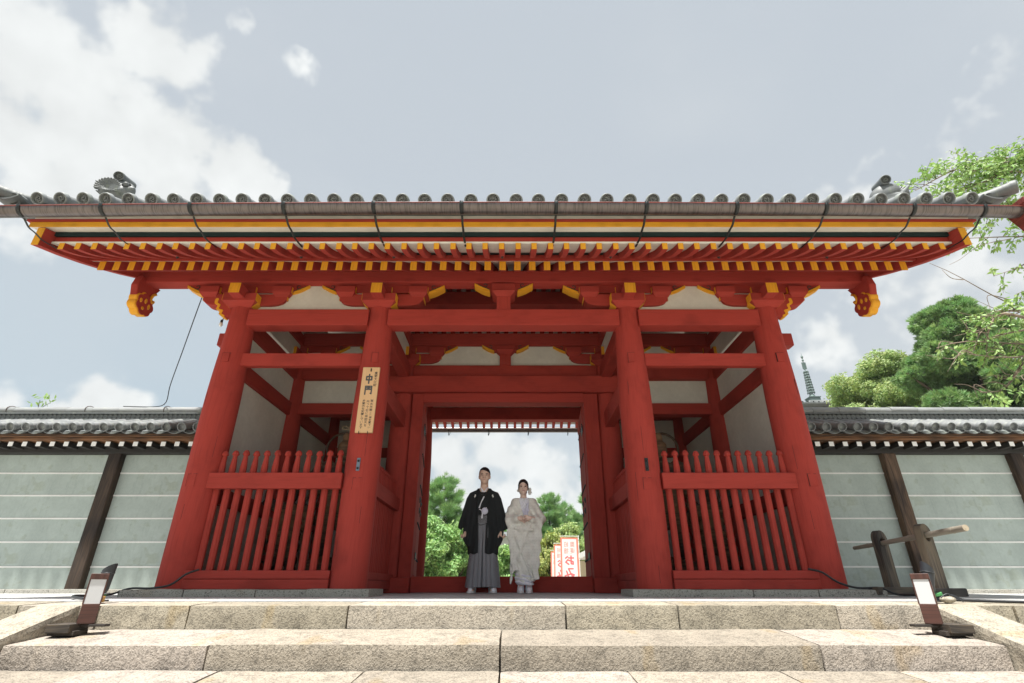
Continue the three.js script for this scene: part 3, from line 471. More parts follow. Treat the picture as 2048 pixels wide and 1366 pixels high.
{
  const top = [], n = 12; for (let k = 0; k <= n; k++) { const d = mix(4.47, 8.3, k / n); top.push([d, roofY(d)]); }
  const roof = obj('roof', prismX([[4.47, roofY(4.47) - 0.05], ...top, [8.3, jb(8.3) + 0.165], [5.4, jb(5.4) + 0.165], [4.9, 3.84]], -5.3, 5.3, GZ), M.tileDark, gate);
  const back = obj('roof', prismX([[4.47, roofY(4.47) - 0.05], ...top, [8.3, jb(8.3) + 0.165], [5.4, jb(5.4) + 0.165], [4.9, 3.84]], -5.3, 5.3, GZ).applyMatrix4(new THREE.Matrix4().makeRotationY(Math.PI)), M.tileDark, gate);
  const capG = [0, 1, 2].map((k) => { const g = tileCap(0.073, true); g.rotateZ(k * 0.5); return g; });
  const rowPts = []; for (let k = 0; k <= 12; k++) { const d = mix(4.45, 8.2, k / 12); rowPts.push([0, roofY(d) + 0.045, GZ - d]); }
  const rowG = [0, 1].map(() => ruv(tube(rowPts, 0.064, 36, 14), 4));
  const joint = [0, 1].map(() => { const l = []; for (let k = 0; k < 12; k++) { const d = 4.72 + k * 0.3; const t = new THREE.TorusGeometry(0.0655, 0.006, 5, 14); t.rotateX(-0.45); l.push(t.translate(0, roofY(d) + 0.045, GZ - d)); } return mergeGeometries(l.map((g) => g.toNonIndexed())); });
  const crescent = []; for (let k = 0; k <= 10; k++) { const a = mix(-1, 1, k / 10); crescent.push([a * 0.105, -0.052 * (1 - a * a)]); } for (let k = 10; k >= 0; k--) { const a = mix(-1, 1, k / 10); crescent.push([a * 0.105, -0.052 * (1 - a * a) + 0.022]); }
  const panG = plate(crescent, 0.3, 0.003);
  const N = 42, S = 0.2475;
  for (let i = 0; i < N; i++) {
    const x = (i - (N - 1) / 2) * S + 0.035, lift = 0.028 * Math.pow(Math.abs(x) / 5.2, 4), j = (i * 37) % 11;
    part('tile_row', rowG[i % 2], M.tileRow, roof, x, lift, 0);
    part('tile_joint', joint[i % 2], M.tile, roof, x, lift, 0);
    const c = part('round_eave_tile', capG[i % 3], M.cap, roof, x + (j - 5) * 0.0008, roofY(4.45) + 0.048 + lift + ((j * 3) % 5 - 2) * 0.0012, GZ - 4.445); c.rotation.set(0.5, 0, (j - 5) * 0.12);
    if (i < N - 1) { const p = part('pan_tile', panG, M.tile, roof, x + S / 2, roofY(4.5) + 0.0 + lift, GZ - 4.58); p.rotation.x = 0.4; }
  }
  for (const s of [-1, 1]) { // corner tiles turned outward along the verge
    const e = sub('verge_tile', gate);
    obj('verge_tube', ruv(taper([[s * 5.27, roofY(4.8) + 0.08, GZ - 4.8], [s * 5.31, roofY(4.6) + 0.1, GZ - 4.6], [s * 5.42, roofY(4.5) + 0.12, GZ - 4.46], [s * 5.54, roofY(4.5) + 0.13, GZ - 4.36]], 0.06, 0.074, 14, 12), 2), M.tile, e);
    const c = obj('verge_cap', tileCap(0.074, true), M.tile, e); c.position.set(s * 5.545, roofY(4.5) + 0.132, GZ - 4.355); c.rotation.set(0.2, s * 0.8, 0);
    obj('verge_pan', plate(crescent.map(([x, y]) => [x * 1.4, y]), 0.4, 0.003), M.tile, e).position.set(s * 5.38, roofY(4.5) + 0.06, GZ - 4.6);
    obj('verge_row', ruv(tube(rowPts.map(([x, y, z]) => [s * 5.33, y + 0.03, z]), 0.064, 36, 12), 4), M.tileRow, e);
    // descending ridge
    const rp = rowPts.filter((p, k) => k > 1);
    obj('ridge_tile', [ruv(tube(rp.map(([x, y, z]) => [s * 4.8, y + 0.2, z]), 0.075, 30, 12), 4), prismX(rp.map(([x, y, z]) => [GZ - z, y]).concat(rp.map(([x, y, z]) => [GZ - z, y + 0.17]).reverse()), s * 4.8 - 0.075, s * 4.8 + 0.075, GZ)], M.tile, roof);
  }
  obj('main_ridge', [prismX([[8.05, 5.85], [8.55, 5.85], [8.45, 6.25], [8.15, 6.25]], -5.2, 5.2, GZ), ruv(new THREE.CylinderGeometry(0.09, 0.09, 10.4, 14).rotateZ(Math.PI / 2).translate(0, 6.3, 0), 4)], M.tile, roof);
  // demon-mask tiles that close the descending ridges
  const mask = (x, y, z) => {
    let d = ell(x, y, z, [0.02, 0.1, 0], [0.17, 0.15, 0.09]);
    d = smin(d, ell(x, y, z, [0.13, 0.08, 0.03], [0.09, 0.12, 0.08]), 0.03);
    d = smin(d, Math.hypot(x - 0.12, y - 0.14, z - 0.1) - 0.035, 0.012); d = smin(d, Math.hypot(x - 0.2, y - 0.1, z - 0.06) - 0.035, 0.012);
    d = smax(d, -(Math.abs(Math.hypot(x - 0.12, y - 0.14) - 0.045) - 0.009 + Math.max(0, 0.04 - z)), 0.006);
    d = smin(d, ell(x, y, z, [0.08, 0.04, 0.08], [0.035, 0.06, 0.04]), 0.012);
    const fx = x + 0.09, fy = y - 0.06, fr = Math.hypot(fx, fy), fa = Math.atan2(fy, fx); // fluted shell
    const fan = Math.max(Math.abs(z - 0.07 - (fr - 0.1) * 0.25) - 0.022 - 0.006 * Math.sin(fa * 26), fr - 0.155 - 0.003 * Math.sin(fa * 26), -fy - 0.05);
    d = smin(d, fan, 0.015); d = smin(d, cap(x, y, z, [-0.14, 0.02, 0.03], [-0.27, 0.16, 0.06], 0.05, 0.008), 0.02);
    d = smin(d, cap(x, y, z, [-0.16, -0.02, 0.03], [-0.22, -0.01, 0.06], 0.03, 0.006), 0.015); d = smin(d, sbox(x, y, z, [0, -0.08, -0.02], [0.17, 0.1, 0.05], 0.02), 0.02);
    return d;
  };
  const mg = nets(mask, [-0.3, -0.2, -0.12], [0.26, 0.28, 0.2], 0.0075, 1);
  for (const s of [-1, 1]) {
    const o = sub('ridge_end_tile', gate); o.position.set(s * 4.76, 4.43, GZ - 5.0); o.rotation.y = s < 0 ? 0.25 : -0.35; o.scale.setScalar(0.88);
    const m = obj('demon_mask', mg.clone(), M.tile, o); if (s > 0) { m.rotation.y = Math.PI * 0.93; m.position.z = -0.02; m.position.y = -0.04; }
    const c = obj('round_cap', [tileCap(0.07, true), muv(new THREE.CylinderGeometry(0.066, 0.066, 0.34, 16).rotateX(Math.PI / 2).translate(0, 0, -0.18))], M.tile, o); c.position.set(-0.01, s < 0 ? 0.28 : 0.22, 0.07); c.rotation.x = 0.35;
  }
}
// ---------------------------------------------------------------- the gutter and its straps
{
  const gut = sub('gutter', gate), pts = []; for (let k = 0; k <= 20; k++) { const x = mix(-5.42, 5.42, k / 20); pts.push([x, 3.688 - 0.05 * (x / 5.4) ** 2, GZ - 4.33]); }
  const c = new THREE.CatmullRomCurve3(pts.map((p) => V(...p))), seg = 60, rad = 14, P = [], U = [], I = [];
  for (let i = 0; i <= seg; i++) { const q = c.getPointAt(i / seg); for (let j = 0; j <= rad * 2 + 1; j++) { const inner = j > rad, a = Math.PI * (inner ? (2 * rad + 1 - j) / rad : j / rad), r = inner ? 0.071 : 0.077; P.push(q.x, q.y - Math.sin(a) * r, q.z + Math.cos(a) * r); U.push(q.x, a * 0.25); } }
  const n = rad * 2 + 2; for (let i = 0; i < seg; i++) for (let j = 0; j < n; j++) { const a = i * n + j, b = i * n + (j + 1) % n; I.push(a, b, a + n, b, b + n, a + n); }
  const g = new THREE.BufferGeometry(); g.setAttribute('position', new THREE.Float32BufferAttribute(P, 3)); g.setAttribute('uv', new THREE.Float32BufferAttribute(U, 2)); g.setIndex(I); g.computeVertexNormals();
  obj('gutter_trough', g, M.gutter, gut);
  obj('gutter_bead', [tube(pts.map(([x, y, z]) => [x, y, z + 0.076]), 0.007, 40, 6), tube(pts.map(([x, y, z]) => [x, y, z - 0.076]), 0.007, 40, 6)], M.gutterRed, gut);
  for (const x of [-5.0, -4.15, -3.23, -2.26, -1.325, -0.41, 0.575, 1.515, 2.455, 3.38, 4.29, 5.02]) {
    const y = 3.688 - 0.05 * (x / 5.4) ** 2, z = GZ - 4.33, p = [];
    for (let k = 0; k <= 8; k++) { const a = -0.2 + Math.PI * 0.62 * k / 8; p.push([x, y - Math.sin(a) * 0.083, z + Math.cos(a) * 0.083]); }
    const strap = (q, w) => { const g = tube(q, 1, q.length * 3, 4), A = g.attributes.position, cv = new THREE.CatmullRomCurve3(q.map((v) => V(...v)), false, 'centripetal'), t = V(0, 0, 0); for (let i = 0; i < A.count; i++) { const k = Math.floor(i / 5); cv.getPointAt(k / (q.length * 3), t); const dx = A.getX(i) - t.x, dy = A.getY(i) - t.y, dz = A.getZ(i) - t.z; A.setXYZ(i, t.x + dx * w, t.y + dy * 0.004, t.z + dz * 0.004); } g.computeVertexNormals(); return g; };
    obj('gutter_strap', [strap(p, 0.02), strap([[x, y - 0.08, z - 0.03], [x, y - 0.1, z - 0.06], [x, y - 0.135, z - 0.12], [x, y - 0.14, z - 0.2], [x, y - 0.16, z - 0.3], [x, y - 0.145, z - 0.42], [x, y - 0.13, z - 0.52]], 0.012)], M.iron, gut);
  }
  for (const s of [-1, 1]) { const f = sub('rain_funnel', gut); f.position.set(s * 5.52, 3.6, GZ - 4.33); obj('funnel', [frustum(0.09, 0.24, -0.28, 0.06), bx(-0.13, 0.13, 0.06, 0.12, -0.13, 0.13, 0.004)], M.gutterRed, f); obj('down_pipe', taper([[0, -0.26, 0], [s * 0.2, -0.5, 0], [s * 0.6, -0.9, -0.4]], 0.045, 0.045, 10, 8), M.gutterRed, f); }
  const g2 = obj('gutter_trough', new THREE.CylinderGeometry(0.07, 0.07, 10.6, 12).rotateZ(Math.PI / 2).translate(0, 3.535, GZ - 12.28), M.gutter, gut);
  for (let k = 0; k < 8; k++) obj('gutter_strap', tube([[-1.65 + k * 0.95 - 1.65, 3.5, GZ - 12.1], [-1.65 + k * 0.95 - 1.65, 3.37, GZ - 12.2], [-1.65 + k * 0.95 - 1.63, 3.46, GZ - 12.28]], 0.008, 8, 4), M.iron, gut);
}
// ================================================================ PICKET FENCES IN THE GATE
{
  const prof = (r, y0, tip) => [[0.001, y0], [r, y0], [r, tip - 0.24], [r * 0.98, tip - 0.2], [r * 0.66, tip - 0.085], [r * 0.64, tip - 0.07], [r * 1.02, tip - 0.058], [r * 1.02, tip - 0.045], [r * 0.8, tip - 0.02], [r * 0.45, tip - 0.004], [0.001, tip]].map(([a, b]) => new THREE.Vector2(a, b));
  const pk = [0, 1, 2].map((k) => { const g = new THREE.LatheGeometry(prof(0.039, 0.23, 1.568 + k * 0.004), 8); g.rotateY(0.3927 + (k - 1) * 0.12); const f = g.toNonIndexed(); f.computeVertexNormals(); return muv(f, 1); });
  const fence = (label, x0, x1, n, pos, turn, tight) => {
    const t = thing('picket_fence', label, 'fence', pos, turn, 'picket fences in the gate');
    for (let i = 0; i < n; i++) { const p = part('picket', pk[i % 3], M.red, t, mix(x0, x1, (i + 0.5) / n), 0, 0); if (tight) p.scale.x = 1.3; }
    obj('fence_rail', bx(x0 - 0.02, x1 + 0.02, 1.104, 1.287, 0.035, 0.105, 0.008), M.red, t);
    obj('fence_rail', bx(x0 - 0.02, x1 + 0.02, 1.12, 1.27, -0.1, -0.035, 0.008), M.red, t);
    obj('fence_sill', [bx(x0 - 0.03, x1 + 0.03, 0.052, 0.15, -0.09, 0.1, 0.008), bx(x0 - 0.03, x1 + 0.03, 0.153, 0.238, -0.09, 0.102, 0.008)], M.red, t);
  };
  fence('red picket fence between the two left front pillars of the gate', -0.78, 0.74, 12, [-2.63, 0, -6.25], 0);
  fence('red picket fence between the two right front pillars of the gate', -0.74, 0.78, 12, [2.63, 0, -6.25], 0);
  fence('dark red picket fence on the left side of the passage, seen edge on', -0.82, 0.82, 18, [-1.685, 0, -7.3], Math.PI / 2, 1);
  fence('dark red picket fence on the right side of the passage, seen edge on', -0.82, 0.82, 18, [1.685, 0, -7.3], -Math.PI / 2, 1);
}
// ================================================================ THE BOUNDARY WALLS
{
  const capG = [0, 1].map((k) => tileCap(0.069, false)), tubeG = [0, 1, 2].map(() => ruv(taper([[0, 2.215, -7.46], [0, 2.335, -7.75], [0, 2.465, -8.08]], 0.062, 0.056, 8, 12), 2)), lip = [];
  for (let k = 0; k <= 8; k++) { const a = mix(-1, 1, k / 8); lip.push([a * 0.095, -0.04 * (1 - a * a)]); } for (let k = 8; k >= 0; k--) { const a = mix(-1, 1, k / 8); lip.push([a * 0.095, -0.04 * (1 - a * a) + 0.014]); }
  const lipG = plate(lip, 0.1, 0.002), small = (() => { const t = new THREE.TorusGeometry(0.034, 0.008, 5, 14), c = new THREE.CylinderGeometry(0.034, 0.034, 0.05, 14).rotateX(Math.PI / 2).translate(0, 0, -0.02); return mergeGeometries([muv(t), muv(c)]); })();
  const rafG = bx(-0.037, 0.037, -0.035, 0.035, -8.0, -7.62, 0.004), rafEnd = bx(-0.035, 0.035, -0.033, 0.033, -7.6195, -7.616, 0);
  const coverG = [0, 1, 2].map(() => ruv(new THREE.CylinderGeometry(0.08, 0.078, 0.42, 16).rotateZ(Math.PI / 2), 3)), tieG = new THREE.TorusGeometry(0.082, 0.005, 4, 16).rotateY(Math.PI / 2);
  for (const s of [-1, 1]) {
    const A = 3.72, B = 12.5, e = (a, b) => (s > 0 ? [a, b] : [-b, -a]), ls = s < 0 ? 'left' : 'right';
    const w = thing('boundary_wall', s < 0 ? 'tile capped pale green plaster wall with white lines, left of the gate, its dark post weathered black' : 'tile capped pale green plaster wall with white lines, right of the gate behind the bamboo barrier', 'wall', [0, 0, 0]);
    const g = (name, m, x0, x1, y0, y1, d0, d1, bev = 0.006) => obj(name, bx(...e(x0, x1), y0, y1, -d1, -d0, bev), m, w);
    g('plaster_face', M.wall, A, B, 0.045, 1.93, 7.97, 8.6, 0);
    for (const y of [0.335, 0.662, 0.985, 1.31, 1.638]) g('white_line', M.line, A, B, y - 0.011, y + 0.011, 7.962, 7.98, 0.002);
    const posts = s < 0 ? [5.92, 8.2] : [5.85, 7.79, 9.8];
    for (const x of posts) { g('wall_post', s < 0 ? M.dark : M.postWood, x - 0.1, x + 0.1, 0.03, 1.93, 7.86, 8.02, 0.02); }
    g('wall_plate', M.blackWood, A, B, 1.915, 2.03, 7.82, 8.5, 0.008);
    const n = Math.floor((B - A) / 0.206);
    for (let i = 0; i < n; i++) { const x = s * (A + 0.11 + i * 0.206); const r = part('wall_rafter', rafG, M.blackWood, w, x, 2.0, 0); part('white_end', rafEnd, M.paint, r); }
    g('eave_board', M.brownWood, A, B, 2.05, 2.09, 7.58, 7.98, 0.004); g('eave_board', M.brownWood, A, B, 2.095, 2.135, 7.54, 7.98, 0.004); g('eave_board', M.blackWood, A, B, 2.137, 2.16, 7.52, 7.98, 0.003);
    const roof = obj('wall_roof', prismX([[7.5, 2.16], [8.3, 2.16], [9.1, 2.16], [8.3, 2.56], [8.1, 2.5]], ...e(A, B)), M.tileDark, w);
    const m = Math.floor((B - A) / 0.229);
    for (let i = 0; i < m; i++) {
      const x = s * (A + 0.1 + i * 0.229), y = rr(-0.004, 0.004);
      part('wall_tile', tubeG[i % 3], M.tileRow, roof, x, y, 0);
      const c = part('wall_end_tile', capG[i % 2], M.cap, roof, x, 2.213 + y, -7.445); c.rotation.set(0.38, 0, rr(0, 6));
      for (let q = 0; q < 3; q++) { const p = part('pan_tile', lipG, M.tile, roof, x + s * 0.1145, 2.165 + q * 0.02, -7.5 - q * 0.02); p.rotation.x = 0.42; }
    }
    // ridge: flat courses, a band of small round tiles, covering tiles
    g('ridge_course', M.tile, A, B, 2.5, 2.522, 8.06, 8.54, 0.004); g('ridge_course', M.tile, A, B, 2.605, 2.625, 8.06, 8.54, 0.004); g('ridge_course', M.tile, A, B, 2.628, 2.648, 8.1, 8.5, 0.004); g('ridge_core', M.tileDark, A, B, 2.525, 2.66, 8.13, 8.47, 0);
    const band = []; const cnt = Math.min(150, Math.floor((B - A) / 0.075));
    for (let i = 0; i < cnt; i++) part('ridge_round_tile', small, M.tile, roof, s * (A + 0.04 + i * 0.075), 2.57, -8.105);
    for (let x = A + 0.21, i = 0; x < B; x += 0.425, i++) { const c = part('ridge_cover_tile', coverG[i % 3], M.tileRow, roof, s * x, 2.672 + rr(-0.004, 0.004), -8.2); c.scale.z = 1.6; if (s < 0 && i % 3 === 1) part('tie_wire', tieG, M.brownWood, roof, s * x + 0.1, 2.685, -8.2).scale.z = 1.6; }
  }
}
// ================================================================ LETTERING, drawn stroke by stroke in a 100 x 100 square
const gateSt = '12,6 12,98/12,6 44,6 44,42 12,42/12,24 44,24/56,6 56,42 88,42/56,6 88,6 88,92 78,86/56,24 88,24';
const GLYPH = {
  naka: '15,26 15,62 85,62 85,26 15,26/50,4 50,98', mon: gateSt, ju: '78,4 20,12/5,22 95,22/22,34 78,34 78,60 22,60 22,34/22,47 78,47/50,10 50,92/15,75 85,75/5,93 95,93', yo: '8,8 92,8/15,20 85,20 85,42 15,42 15,20/38,8 38,42/62,8 62,42/5,58 95,58/45,45 25,75 80,97/70,58 20,97', bun: '50,3 50,18/8,24 92,24/70,26 20,95/30,26 88,95', ka: '30,5 8,50/22,35 22,97/88,25 52,52/52,8 52,85 60,93 92,93 92,78', zai: '8,10 42,10 42,66 8,66 8,10/8,28 42,28/8,47 42,47/18,68 6,95/34,68 46,92/52,28 97,28/80,5 80,90 70,88/78,32 50,75',
  kan: '50,0 50,10/8,24 8,12 92,12 92,24/30,18 30,34/70,18 70,34/12,28 88,28/25,38 75,38 75,74 25,74 25,38/25,56 75,56/40,76 10,97/60,76 60,90 92,92 92,82', ei: '45,2 58,12/30,25 52,25 52,92 40,88/8,45 38,45 10,85/85,30 58,50/54,45 95,92', nen: '30,3 10,35/22,20 90,20/25,45 85,45/25,45 25,68/5,68 97,68/55,20 55,98', ma: gateSt + '/32,52 68,52 68,92 32,92 32,52/32,71 68,71', ta: '45,2 15,30/35,12 75,12 20,50/55,42 15,75/48,55 90,55 15,98', bn: gateSt + '/30,50 70,50/38,50 38,90/62,50 62,98/38,63 62,63/38,76 62,76/26,92 74,88', ten: '15,15 85,15/8,45 92,45/50,15 48,50 10,95/52,50 92,95',
  wo: '15,18 75,18/45,3 20,55 55,50 55,75/88,42 45,65 40,90 85,94', an: '50,0 50,10/8,25 8,12 92,12 92,25/5,50 95,50/45,25 28,68 80,97/72,50 15,97', chi: '10,5 90,5 90,25 10,25 10,5/36,5 36,25/64,5 64,25/12,38 88,38/50,28 50,45/30,46 75,46 75,80 30,80 30,46/30,62 75,62/12,46 12,94 95,94', ji: '5,28 38,28/24,3 24,92 14,88/5,65 40,52/50,18 90,18/70,3 70,38/45,38 97,38/45,58 97,58/80,45 80,95 70,90/55,68 63,80', koku: '8,6 92,6 92,95 8,95 8,6/25,25 75,25/28,48 72,48/22,76 78,76/50,25 50,76', ni: '15,10 12,60 20,92/48,22 85,22/45,65 52,85 92,85', shi: '30,5 30,75 45,95 85,75', i: '15,15 15,75 30,85/75,25 88,65', te: '10,15 90,15 50,45 50,75 80,95', m2: '20,20 80,20/22,42 78,42/50,3 50,85 25,92 25,75 80,92', su: '5,20 95,20/60,3 60,60 40,68 38,48 60,45 62,70 45,98', mu: '45,2 30,20/12,22 12,96/12,22 88,22 88,92 76,88/34,42 66,42 66,72 34,72 34,42', tte: '15,25 80,20 85,60 40,90', migi: '5,22 95,22/50,3 10,75/32,52 85,52 85,94 32,94 32,52',
  o: '10,25 60,25/35,5 35,85 15,90 15,65 70,45 90,70 60,92/72,12 92,28', mi: '18,12 62,12 25,88 10,70 35,60 95,80/80,35 60,98', ku: '75,3 25,48 75,97', sho: '5,28 38,28/24,3 24,92 14,88/5,65 40,52/48,8 90,8 85,45 75,42/68,8 45,48/50,58 88,58 88,94 50,94 50,58', fuku: '22,3 28,14/5,24 40,24 8,62/24,44 24,97/50,8 92,8/54,20 88,20 88,38 54,38 54,20/48,48 94,48 94,95 48,95 48,48/71,48 71,95/48,71 94,71', kai: gateSt + '/30,58 70,58/24,74 76,74/40,58 34,95/60,58 60,95', un: '34,5 95,5/42,20 85,20 85,58 42,58 42,20/63,5 63,75/35,66 95,66/42,40 85,40/8,12 18,24/5,42 20,42 12,75 95,94',
};
function write(c, id, x, y, w, h, lw) {
  c.lineWidth = lw; c.lineCap = 'round'; c.lineJoin = 'round';
  for (const s of GLYPH[id].split('/')) { const p = s.split(' ').map((q) => q.split(',').map(Number)); c.beginPath(); p.forEach(([a, b], k) => (k ? c.lineTo(x + a * w / 100, y + b * h / 100) : c.moveTo(x + a * w / 100, y + b * h / 100))); c.stroke(); }
}
function canvasTex(w, h, draw) { const cv = document.createElement('canvas'); cv.width = w; cv.height = h; const c = cv.getContext('2d'); draw(c, w, h); const t = new THREE.CanvasTexture(cv); t.colorSpace = THREE.SRGBColorSpace; return t; }
function faceUV(g) { g.computeBoundingBox(); const b = g.boundingBox, p = g.attributes.position, uv = g.attributes.uv; for (let i = 0; i < p.count; i++) uv.setXY(i, (p.getX(i) - b.min.x) / (b.max.x - b.min.x), (p.getY(i) - b.min.y) / (b.max.y - b.min.y)); return g; }
{
  const s = thing('name_board', 'upright pale wooden board with black brush writing, fixed to the left middle pillar', 'sign', [-1.658, 1.74, -6.078], 0.02);
  obj('board', bx(-0.106, 0.106, 0, 0.845, -0.012, 0.012, 0.003), M.board, s);
  const t = canvasTex(256, 1024, (c, w, h) => {
    c.fillStyle = '#d9b285'; c.fillRect(0, 0, w, h);
    for (let k = 0; k < 70; k++) { c.strokeStyle = `rgba(150,100,55,${rr(0.04, 0.16)})`; c.lineWidth = rr(0.6, 2.4); const x = rr(0, w); c.beginPath(); c.moveTo(x, 0); c.bezierCurveTo(x + rr(-10, 10), h * 0.3, x + rr(-10, 10), h * 0.7, x + rr(-8, 8), h); c.stroke(); }
    c.strokeStyle = '#46484a'; write(c, 'naka', 56, 112, 112, 150, 24); write(c, 'mon', 58, 300, 124, 140, 21);
    c.strokeStyle = '#2b2522'; ['ju', 'yo', 'bun', 'ka', 'zai'].forEach((k, i) => write(c, k, 186, 72 + i * 49, 50, 44, 4.6));
    const col = (ids, x, y, st, wd) => ids.forEach((k, i) => write(c, k, x, y + i * st, wd, st * 0.84, 4.2));
    col(['kan', 'ei', 'nen', 'ma'], 172, 520, 47, 46); col(['ji', 'an', 'chi', 'te', 'i'], 182, 780, 38, 36);
    col(['mu', 'tte', 'te', 'migi', 'ni', 'ji', 'koku', 'ten', 'wo'], 116, 530, 46, 44);
    col(['ta', 'bn', 'ten', 'wo', 'an', 'chi', 'shi', 'te', 'i', 'm2', 'su'], 52, 522, 41, 48);
    c.strokeStyle = 'rgba(40,34,32,0.75)'; c.lineWidth = 3; for (let k = 0; k < 5; k++) { c.beginPath(); c.moveTo(184, 716 + k * 12); c.lineTo(208, 713 + k * 12); c.stroke(); }
  });
  obj('writing', faceUV(bx(-0.103, 0.103, 0.003, 0.842, 0.012, 0.0145, 0)), new THREE.MeshStandardMaterial({ map: t, roughness: 0.65 }), s);
  obj('hanging_nail', [bx(-0.006, 0.006, 0.785, 0.825, 0.014, 0.028, 0.002), bx(-0.06, -0.053, -0.012, 0.02, 0.0, 0.02, 0.001), bx(0.045, 0.052, -0.012, 0.02, 0.0, 0.02, 0.001)], M.iron, s);
}
// ================================================================ FOOT LAMPS AND SPOTLIGHTS
{
  const t = thing('foot_lamp', 'brown foot lamp with white side panel on a wooden base, left end of the steps', 'lamp', [-2.885, -0.232, -4.15], 0.62, 'foot lamps on the steps');
  obj('lamp_base', [bx(-0.17, -0.02, 0.018, 0.072, -0.09, 0.13, 0.004), bx(-0.08, 0.14, 0.05, 0.066, -0.05, 0.02, 0.003), bx(-0.17, 0.0, 0, 0.03, -0.06, 0.1, 0.004)], M.grey, t);
  const brown = std([0.13, 0.055, 0.04], { map: T.rust, roughness: 0.55 });
  obj('lamp_body', [bx(-0.052, 0.052, 0.068, 0.195, -0.035, 0.035, 0.004), bx(-0.055, 0.055, 0.352, 0.39, -0.038, 0.038, 0.004), bx(0.047, 0.055, 0.19, 0.36, -0.035, 0.035, 0.002), bx(-0.055, -0.047, 0.19, 0.36, -0.035, 0.035, 0.002)], brown, t);
  obj('white_panel', bx(-0.0465, 0.0465, 0.19, 0.356, -0.031, 0.032, 0.002), std([0.58, 0.59, 0.6], { roughness: 0.5 }), t);
  const r = dup(t, 'foot_lamp', [3.07, -0.232, -4.13], -0.68, 'brown foot lamp with white side panel on a wooden base, right end of the steps');
  t.children[0].rotation.y = -0.5; r.children[0].scale.x = -1; r.children[0].rotation.y = 0.56;
}
{
  const black = std([0.022, 0.025, 0.03], { roughness: 0.45 }), green = std([0.08, 0.3, 0.1], { roughness: 0.5 });
  const head = () => { const g = new THREE.CylinderGeometry(0.047, 0.042, 0.17, 20, 4, true), p = g.attributes.position; for (let i = 0; i < p.count; i++) if (p.getY(i) > 0.08) p.setY(i, p.getY(i) + p.getX(i) * 0.7); return [g, new THREE.TorusGeometry(0.047, 0.004, 5, 20).rotateX(Math.PI / 2).translate(0, 0.045, 0), new THREE.CylinderGeometry(0.042, 0.03, 0.03, 20).translate(0, -0.1, 0)]; };
  const a = thing('spotlight', 'black tube spotlight strapped over yellow wood blocks at the left platform edge', 'spotlight', [-3.17, -0.034, -4.62], 0, 'spotlights at the platform edge');
  const h1 = obj('lamp_head', head(), black, a); h1.position.set(0, 0.165, 0); h1.rotation.z = -0.05;
  obj('green_ring', new THREE.CylinderGeometry(0.036, 0.036, 0.014, 16).translate(0.0, 0.052, 0), green, a);
  obj('lamp_foot', [new THREE.CylinderGeometry(0.016, 0.02, 0.05, 10).translate(0, 0.03, 0), bx(-0.05, 0.05, 0.0, 0.012, -0.04, 0.04, 0.002)].map((g) => g.translate(0, 0.0, 0)), black, a);
  obj('wood_block', [bx(-0.06, -0.015, -0.004, 0.035, 0.03, 0.08, 0.004), bx(0.0, 0.06, -0.004, 0.04, 0.025, 0.075, 0.004)], std([0.55, 0.33, 0.1], { map: T.grain }), a);
  obj('strap', tube([[-0.06, 0.05, 0.06], [0.0, 0.045, 0.085], [0.1, 0.06, 0.05]], 0.006, 10, 5), black, a);
  const b = thing('spotlight', 'tilted black tube spotlight with green ring propped on a stone, right platform edge', 'spotlight', [3.48, -0.034, -4.62], 0, 'spotlights at the platform edge');
  const h2 = obj('lamp_head', head(), black, b); h2.position.set(0.0, 0.165, 0); h2.rotation.set(0, Math.PI, 0.26); h2.scale.set(1, 1.05, 1);
  const ring = obj('green_ring', new THREE.CylinderGeometry(0.037, 0.037, 0.018, 16), green, b); ring.position.set(0.035, 0.052, 0); ring.rotation.z = 0.26;
  obj('lamp_foot', [new THREE.CylinderGeometry(0.018, 0.022, 0.045, 10).translate(0.012, 0.022, 0), bx(-0.02, 0.05, -0.002, 0.01, -0.04, 0.04, 0.002)], black, b);
  obj('prop_stone', nets((x, y, z) => ell(x, y, z, [0, 0, 0], [0.055, 0.026, 0.04]) + (fbm3(x * 40, y * 40, z * 40, 2) - 0.5) * 0.012, [-0.08, -0.05, -0.07], [0.08, 0.05, 0.07], 0.006), M.stoneTan, b).position.set(0.07, 0.014, 0.05);
  obj('wire_loop', [tube([[0.02, 0.03, 0.05], [0.07, 0.055, 0.06], [0.12, 0.03, 0.08], [0.15, -0.0, 0.1]], 0.005, 16, 5), tube([[0.05, 0.04, 0.06], [0.11, 0.05, 0.05], [0.19, 0.01, 0.06]], 0.004, 14, 5)], black, b);
}
tag(obj('power_cable', tube([[-3.25, 0.245, -6.1], [-3.36, 0.2, -6.07], [-3.48, 0.1, -6.05], [-3.66, 0.064, -6.04], [-3.9, 0.058, -6.02], [-4.0, 0.01, -5.95], [-3.9, 0.0, -5.3], [-3.4, -0.02, -4.8], [-3.18, -0.02, -4.66]], 0.011, 60, 6), M.cable), 'black cable running down the foot of the left corner pillar', 'cable');
tag(obj('power_cable', tube([[3.3, 0.25, -6.1], [3.42, 0.22, -6.07], [3.56, 0.12, -6.05], [3.74, 0.066, -6.03], [3.98, 0.062, -6.0], [4.06, 0.01, -5.95], [4.12, 0.0, -5.7], [3.9, -0.02, -5.0], [3.62, -0.02, -4.75], [3.9, -0.03, -4.66], [4.3, -0.04, -4.5]], 0.011, 60, 6), M.cable), 'black cable running down the foot of the right corner pillar to the spotlight', 'cable');
tag(obj('overhead_wire', tube([[-4.22, 3.83, -6.3], [-4.45, 3.62, -6.6], [-4.9, 3.3, -7.2], [-5.35, 2.98, -7.8], [-5.55, 2.8, -8.1], [-5.72, 2.775, -8.2], [-6.3, 2.775, -8.2]], 0.007, 40, 5), M.cable), 'thin black wire hanging from the eaves down to the left wall roof', 'wire');
